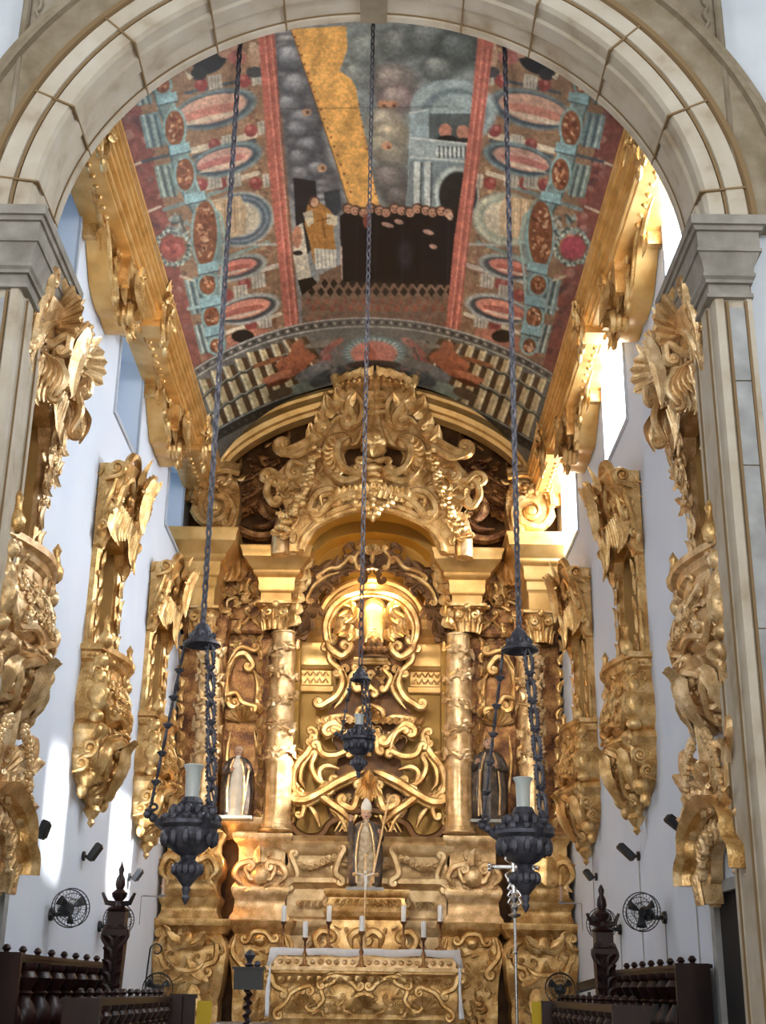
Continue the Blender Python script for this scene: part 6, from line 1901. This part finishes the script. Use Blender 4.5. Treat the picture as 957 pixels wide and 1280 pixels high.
# ------------------------------------------------------------------ choir stalls
def turned(x, y, z0, z1, r):
    H = z1 - z0
    m = M(); m.lathe([(0, 0), (r*1.0, 0), (r*1.0, .04*H), (r*.6, .07*H), (r*.75, .12*H), (r*1.15, .24*H), (r*1.25, .34*H), (r*1.0, .46*H), (r*.6, .56*H), (r*.5, .60*H), (r*.8, .63*H), (r*.55, .66*H), (r*.8, .74*H), (r*1.0, .82*H), (r*.7, .9*H), (r*.9, .94*H), (r*.9, H), (0, H)], (x, y, z0), 14)
    return m
def stall(side, X, y0, y1, z0, ztop, n, r, label, name, end=True):
    x = side*X
    t = thing(name, label, 'choir stall' if name == 'choir_stall' else 'bench', (x, (y0+y1)/2, 0), 'choir stalls and their front benches' if 0 else None)
    m = M(); xa, xb = sorted((x - side*.12, x + side*.12)); m.box((xa, y0, ztop-.07), (xb, y1, ztop))
    xa, xb = sorted((x - side*.15, x + side*.15)); m.box((xa, y0, ztop-.03), (xb, y1, ztop+.015)); m.build('top_rail', WOOD, t)
    m = M(); xa, xb = sorted((x + side*.06, x + side*.12)); m.box((xa, y0, 0), (xb, y1, ztop-.07)); m.build('back_panel', WOOD, t)
    m = M(); xa, xb = sorted((x - side*.5, x + side*.06)); m.box((xa, y0, z0-.45), (xb, y1, z0-.38)); m.box((x-.06, y0, 0), (x+.06, y1, z0)); m.build('seat', WOOD, t)
    m = M(); xa, xb = sorted((x - side*.28, x + side*.1))
    for yy in (y0-.03, y1-.05): m = M(); m.box((xa-.01, yy, 0), (xb+.01, yy+.08, ztop+.02)); m.build('end_panel', WOOD, t)
    for k in range(n):
        y = y0 + (y1-y0)*(k+.6)/(n+.2)
        turned(x - side*.06, y, z0, ztop-.07, r).build('baluster', WOOD, t)
        mk = M(); mk.lathe([(0, 0), (.05, 0), (.03, .03), (.055, .06), (.03, .1), (0, .11)], (x, y, ztop+.01), 8); mk.build('knob', WOOD, t)
for s in (-1, 1):
    w = 'below the sun patches' if s < 0 else 'beside the dark doorway'
    stall(s, 3.98, 15.9 if s > 0 else 15.0, 20.9, .95, 1.93, 8, .15, 'high-backed dark wooden choir stall with turned balusters along the wall '+w, 'choir_stall')
    stall(s, 3.05, 14.9, 21.2, .75, 1.47, 12, .11, 'low dark bench front with turned balusters before the stall '+w, 'bench_front')
# ------------------------------------------------------------------ carved torcheres
def torchere(label, u, vbot, vtop, d, h):
    base = Pd(u, vbot, d); x, y = (3.32 if base.x > 0 else -3.32), d
    t = thing('carved_torchere', label, 'candle stand', (x, y, 0), 'dark carved posts by the stalls')
    zt = qz(vtop, d, u)
    m = M(); rows = []
    for f, w in ((0, .26), (.03, .26), (.04, .2), (.1, .19), (.3, .16), (.6, .18), (.86, .22), (.88, .26), (.91, .26), (.92, .2), (1, .2)):
        w *= .6; z = f*(zt-0); rows.append([(x-w, y-w, z), (x+w, y-w, z), (x+w, y+w, z), (x-w, y+w, z)])
    m.grid(rows, close_v=True); m.add(rows[-1], [(0,1,2,3)]); m.build('shaft', WOOD, t, sharp=25)
    m = M(); F = Fr('z', y-.11)
    for k in range(9):
        z = zt*(.35+.06*k)
        for s in (-1, 1): leaf(m, F, (x+s*.03, z), (x+s*.13, z+.13), .10, .2*s, 0, .04, 3)
        flower(m, F, (x, z), .05, .02)
    for s in (-1, 1): scr(m, F, [(x+s*.06, zt*.82), (x+s*.16, zt*.87), (x+s*.12, zt*.93)], .03, (.04, -s), (.045, s), 0)
    m.build('carved_leaves', WOOD, t)
    m = M(); m.lathe([(.14, 0), (.17, .03), (.07, .08), (.05, .14), (.10, .20), (.11, .25), (.05, .3), (.07, .36), (.06, .44), (.03, .5), (.045, .56), (.02, .62), (0, .70*h if h > .9 else .64)], (x, y, zt), 10); 
    for s in (-1, 1): m.tube([(x, y, zt+.1), (x+s*.16, y-.05, zt+.12), (x+s*.22, y-.06, zt+.25)], [.04, .035, .02], 6)
    m.build('finial', WOOD, t)
torchere('tall dark carved wooden post with pointed finial before the sun patches', 139, 1240, 1140, 18.4, 1.0)
torchere('shorter dark carved wooden post behind the wall fan beside the stall with the doorway', 761, 1240, 1166, 18.6, .5)

# ------------------------------------------------------------------ fans
def fan(label, mount, hub, R, normal, group, pole=None, name='wall_fan'):
    mount = Vector(mount); hub = Vector(hub); n = Vector(normal).normalized()
    t = thing(name, label, 'fan', tuple(mount if pole is None else pole), group)
    m = M()
    if pole is None:
        wd = Vector((1, 0, 0)) if mount.x < 0 else Vector((-1, 0, 0))
        m.tube([mount, mount + wd*.05], [.09, .08], 10); m.tube([mount + wd*.03, (mount+hub)/2 + Vector((0, 0, -.04)), hub - n*.16], .03, 8)
    else:
        m.lathe([(0, 0), (.24, 0), (.24, .03), (.03, .06)], pole, 16); m.tube([Vector(pole), hub - n*.14], .02, 8)
    m.build('bracket' if pole is None else 'stand', BLACK, t)
    m = M(); m.tube([hub - n*.24, hub - n*.22, hub - n*.10, hub - n*.05, hub], [.03, .09, .10, .08, .05], 12); m.build('motor', BLACK, t)
    s1 = n.cross(Vector((0, 0, 1))).normalized(); s2 = s1.cross(n)
    for k in range(3):
        a = k*2*pi/3 + .5; rows = []
        for f in (.12, .35, .6, .85):
            rows.append([hub + (s1*cos(a+o) + s2*sin(a+o))*R*f + n*(.02+.035*o/.35) for o in (-.30, -.1, .12, .32)])
        m = M(); m.grid(rows); o = m.build('blade', BLACK, t); md = o.modifiers.new('thick', 'SOLIDIFY'); md.thickness = .006
    m = M()
    for z_, rr in ((.06, R), (-.04, R), (.10, R*.72), (.12, R*.4), (-.08, R*.6)):
        m.tube([hub + n*z_ + (s1*cos(a) + s2*sin(a))*rr for a in [k/28*2*pi for k in range(29)]], .0055 if rr < R else .008, 5, cap=False)
    for k in range(28):
        a = k/28*2*pi; dr = s1*cos(a) + s2*sin(a)
        m.tube([hub + n*.13 + dr*R*.12, hub + n*.11 + dr*R*.55, hub + n*.06 + dr*R, hub - n*.04 + dr*R, hub - n*.09 + dr*R*.5], .0028, 3)
    m.build('guard', BLACK, t)
FG_ = 'black wall fans above the choir stalls'
def wfan(lab, um, vm, uh, vh, X, px_r, dn):
    mt = Px(um, vm, X); hb = Pd(uh, vh, mt.y + dn)
    fan(lab, mt, hb, px_r*mt.y/F_PX, (( .55 if X < 0 else -.55), -.8, .1), FG_)
wfan('black round wall fan left of the tall carved post on the sun patch wall', 62, 1143, 88, 1135, -4.2, 22, -.1)
wfan('black wall fan mostly hidden behind the tall carved post', 123, 1158, 148, 1150, -4.2, 18, 0)
wfan('black round wall fan tilted sideways above the stall near the dark doorway', 832, 1147, 802, 1140, 4.2, 22, -.1)
wfan('black wall fan over the shorter carved post on the right wall', 776, 1162, 752, 1155, 4.2, 18, -.1)
for u, d, lab in ((197, 23.5, 'black standing fan in front of the left outer pedestal behind the bench front'), (700, 23.5, 'black standing fan in front of the right outer pedestal')):
    hb = Pd(u, 1236, d); fan(lab, None or hb, hb, 17.5*d/F_PX, (.15 if u < 470 else -.15, -1, .15), 'black standing fans by the altarpiece', pole=(hb.x, d+.12, 0.0), name='standing_fan')
# ------------------------------------------------------------------ loudspeakers and small fittings
def speaker(lab, um, vm, ue, ve, X):
    mt = Px(um, vm, X); e = Pd(ue, ve, mt.y - .05)
    t = thing('wall_speaker', lab, 'loudspeaker', tuple(mt), 'slim wall loudspeakers')
    wd = Vector((1, 0, 0)) if X < 0 else Vector((-1, 0, 0))
    near = mt + wd*.13 + Vector((0, -.02, -.02))
    m = M(); m.tube([mt, mt + wd*.04], .07, 8); m.tube([mt + wd*.02, near], .022, 6); m.build('bracket', BLACK, t)
    ax = (e - near); ax.y *= .3; L = ax.length*1.1; ax.normalize()
    a = near - ax*.05; b_ = near + ax*L
    s1 = ax.cross(Vector((0, 1, 0))).normalized(); s2 = Vector((0, 1, 0))
    m = M(); rows = []
    for p, g in ((a, .7), (a + ax*.03, 1), (b_ - ax*.03, 1), (b_, .7)):
        rows.append([p + s1*x*g*.045 + s2*y*g*.09 for x, y in ((-1, -1), (1, -1), (1, 1), (-1, 1))])
    m.grid(rows, close_v=True); m.add(rows[0], [(0,1,2,3)]); m.add(rows[-1], [(0,1,2,3)])
    m.build('cabinet', BLACK, t, sharp=30)
    m = M(); rows = [[p + s1*.062*sg + s2*y*.075 for y in (-1, 1)] for p in (a + ax*.03, b_ - ax*.03) for sg in (-1,)]
    m.grid(rows); m.build('grille', DARK, t)
    return mt
speaker('slim black loudspeaker nearest the stone jamb on the sun patch wall', 40, 1042, 58, 1027, -4.2)
speaker('slim black loudspeaker between the two sun patches', 103, 1070, 124, 1056, -4.2)
speaker('slim black loudspeaker at the altar end of the sun patch wall', 160, 1096, 176, 1087, -4.2)
speaker('slim black loudspeaker beside the gilt door canopy, above the dark doorway', 864, 1035, 834, 1022, 4.2)
speaker('middle slim black loudspeaker of the three on the wall without sun patches', 799, 1070, 774, 1057, 4.2)
speaker('slim black loudspeaker at the altar end of the wall without sun patches', 746, 1096, 731, 1088, 4.2)
# bracket candle holders on both walls
for s, um, vm, lab in ((-1, 176, 1124, 'pale candle bracket on the left wall by the altarpiece'), (1, 727, 1133, 'pale candle bracket on the right wall by the altarpiece')):
    mt = Px(um, vm, s*4.2); wd = Vector((-s, 0, 0))
    t = thing('candle_bracket', lab, 'sconce', tuple(mt), 'candle brackets beside the altarpiece')
    m = M(); m.tube([mt + Vector((0, 0, -.45)), mt + Vector((0, 0, .05)), mt + wd*.05 + Vector((0, 0, .06)), mt + wd*.42 + Vector((0, 0, .05))], .014, 6); m.ball(mt + wd*.40 + Vector((0, 0, .08)), (.07, .07, .02), 10, 4); m.build('arm', STONEG, t)
    m = M(); m.lathe([(0, 0), (.03, 0), (.03, .28), (0, .3)], mt + wd*.40 + Vector((0, 0, .09)), 10); m.build('candle', noise_mat('tan_candle', [(.3, (.45, .28, .2)), (.7, (.6, .4, .3))]) if s < 0 else bpy.data.materials['tan_candle'], t)
# small dark box and cable runs on the right wall
p = Px(738, 1040, 4.2)
m = M(); m.box((p.x-.05, p.y-.05, p.z-.13), (p.x, p.y+.05, p.z+.13)); m.box((p.x-.03, p.y-.42, p.z-.13), (p.x, p.y-.36, p.z+.13)); tag(m.build('junction_box', BLACK), 'small dark box high on the right wall near the altarpiece', 'electrical box')
for um, v0, ul, lab in ((865, 1040, 0, 'thin grey cable down the wall beside the dark doorway'), (799, 1075, 0, 'thin grey cable down the wall below the middle loudspeaker without sun patches'), (832, 1150, 0, 'thin grey cable down from the wall fan near the dark doorway'), (776, 1166, 0, 'thin grey cable down from the wall fan over the shorter carved post'), (740, 1052, 0, 'thin grey cable down from the small dark wall box')):
    p = Px(um, v0, 4.2)
    m = M(); m.tube([(4.19, p.y, p.z), (4.19, p.y+.02, p.z*.5), (4.19, p.y, .1)], .009, 6)
    tag(m.build('cable', STONEG), lab, 'cable', 'cables on the right wall')
# ------------------------------------------------------------------ odds and ends at the front of the altar
def at0(u, v, d): 
    p = Pd(u, v, d); return Vector((p.x, d, p.z))
# black twisted stand with a box
p = at0(311, 1222, 20.5)
t = thing('twisted_stand', 'black stand with barley-twist column and box top left of the altar table', 'stand', (p.x, p.y, 0))
m = M()
rows = []
for i in range(90):
    z = .1 + (p.z-.25)*i/89
    rows.append([(p.x + .022*cos(i*.9) + .05*cos(a), p.y + .022*sin(i*.9) + .05*sin(a), z) for a in [k/10*2*pi for k in range(10)]])
m.grid(rows, close_v=True); m.build('twisted_column', WOOD, t)
m = M(); m.lathe([(0, 0), (.26, 0), (.26, .05), (.1, .1), (.05, .14)], (p.x, p.y, 0), 14); m.build('foot', WOOD, t)
m = M(); m.box((p.x-.21, p.y-.15, p.z-.17), (p.x+.21, p.y+.15, p.z+.12)); m.box((p.x-.24, p.y-.18, p.z+.12), (p.x+.24, p.y+.18, p.z+.15)); m.build('box', BLACK, t)
m = M(); m.lathe([(.05, 0), (.08, .03), (.03, .06), (.06, .12), (.09, .17), (.05, .22), (0, .25)], (p.x, p.y, p.z+.15), 12); m.ball((p.x+.12, p.y, p.z+.19), .05, 8, 6); m.build('finial', IRON, t)
# hooked rod
p = at0(178, 1240, 22.5); zt = qz(1176, 22.5, 188)
t = thing('hooked_rod', 'thin black rod with curled top standing against the white wall', 'rod', (p.x, p.y, 0))
dx = Pd(188, 1180, 22.5).x - p.x
m = M(); sp, c = spiral((p.x+dx, zt-.12), (.15, 1), .11, -1, .9, .5)
m.tube([(p.x, 22.5, 0), (p.x+dx*.6, 22.5, (zt-.12)*.8), (p.x+dx, 22.5, zt-.12)] + [(a, 22.5, b_) for a, b_ in sp], .014, 6); m.build('rod', BLACK, t)
m = M(); m.lathe([(0, 0), (.16, 0), (.16, .03), (.02, .05)], (p.x, 22.5, 0), 12); m.build('foot', BLACK, t)
# dark chair backs and yellow panels
def panel(name, lab, cat, u0, u1, v, d, mat, grp=None, legs=True):
    a, b_ = Pd(u0, v, d), Pd(u1, v, d)
    t = thing(name, lab, cat, ((a.x+b_.x)/2, d, 0), grp)
    m = M(); m.box((a.x, d-.03, .5), (b_.x, d+.03, a.z)); 
    m.build('panel', mat, t)
    m = M(); m.box((a.x-.02, d-.05, a.z-.05), (b_.x+.02, d+.05, a.z+.01)) if mat is WOOD else m.box((a.x, d-.04, .45), (b_.x, d+.04, .5)); m.build('edge', mat, t)
    for x in (a.x+.03, b_.x-.03):
        m = M(); m.box((x-.03, d-.03, 0), (x+.03, d+.03, .5)); m.build('leg', WOOD if mat is WOOD else YELLOW, t)
panel('dark_screen', 'dark wooden panel between the left bench front and the yellow board', 'screen', 214, 245, 1243, 21.4, WOOD)
panel('yellow_board', 'upright yellow board at the foot of the left pedestals', 'board', 247, 265, 1251, 21.6, YELLOW, 'yellow boards by the altar steps')
panel('yellow_board', 'upright yellow board at the foot of the right pedestals', 'board', 664, 681, 1252, 21.6, YELLOW, 'yellow boards by the altar steps')
# small reading stand at the right
p = at0(736, 1240, 22.0)
t = thing('book_stand', 'small dark tilted book stand behind the right bench front', 'lectern', (p.x, 22, 0))
m = M(); m.tube([(p.x, 22, .0), (p.x, 22, p.z)], .025, 6); m.lathe([(0, 0), (.2, 0), (.2, .03), (.02, .06)], (p.x, 22, 0), 12); m.build('pole', BLACK, t)
m = M(); m.add([(p.x-.18, 21.85, p.z-.02), (p.x+.18, 21.85, p.z+.08), (p.x+.18, 22.15, p.z+.20), (p.x-.18, 22.15, p.z+.10), (p.x-.18, 21.85, p.z+.01), (p.x+.18, 21.85, p.z+.11), (p.x+.18, 22.15, p.z+.23), (p.x-.18, 22.15, p.z+.13)], [(3,2,1,0),(4,5,6,7),(0,1,5,4),(1,2,6,5),(2,3,7,6),(3,0,4,7)]); m.build('desk', BLACK, t)
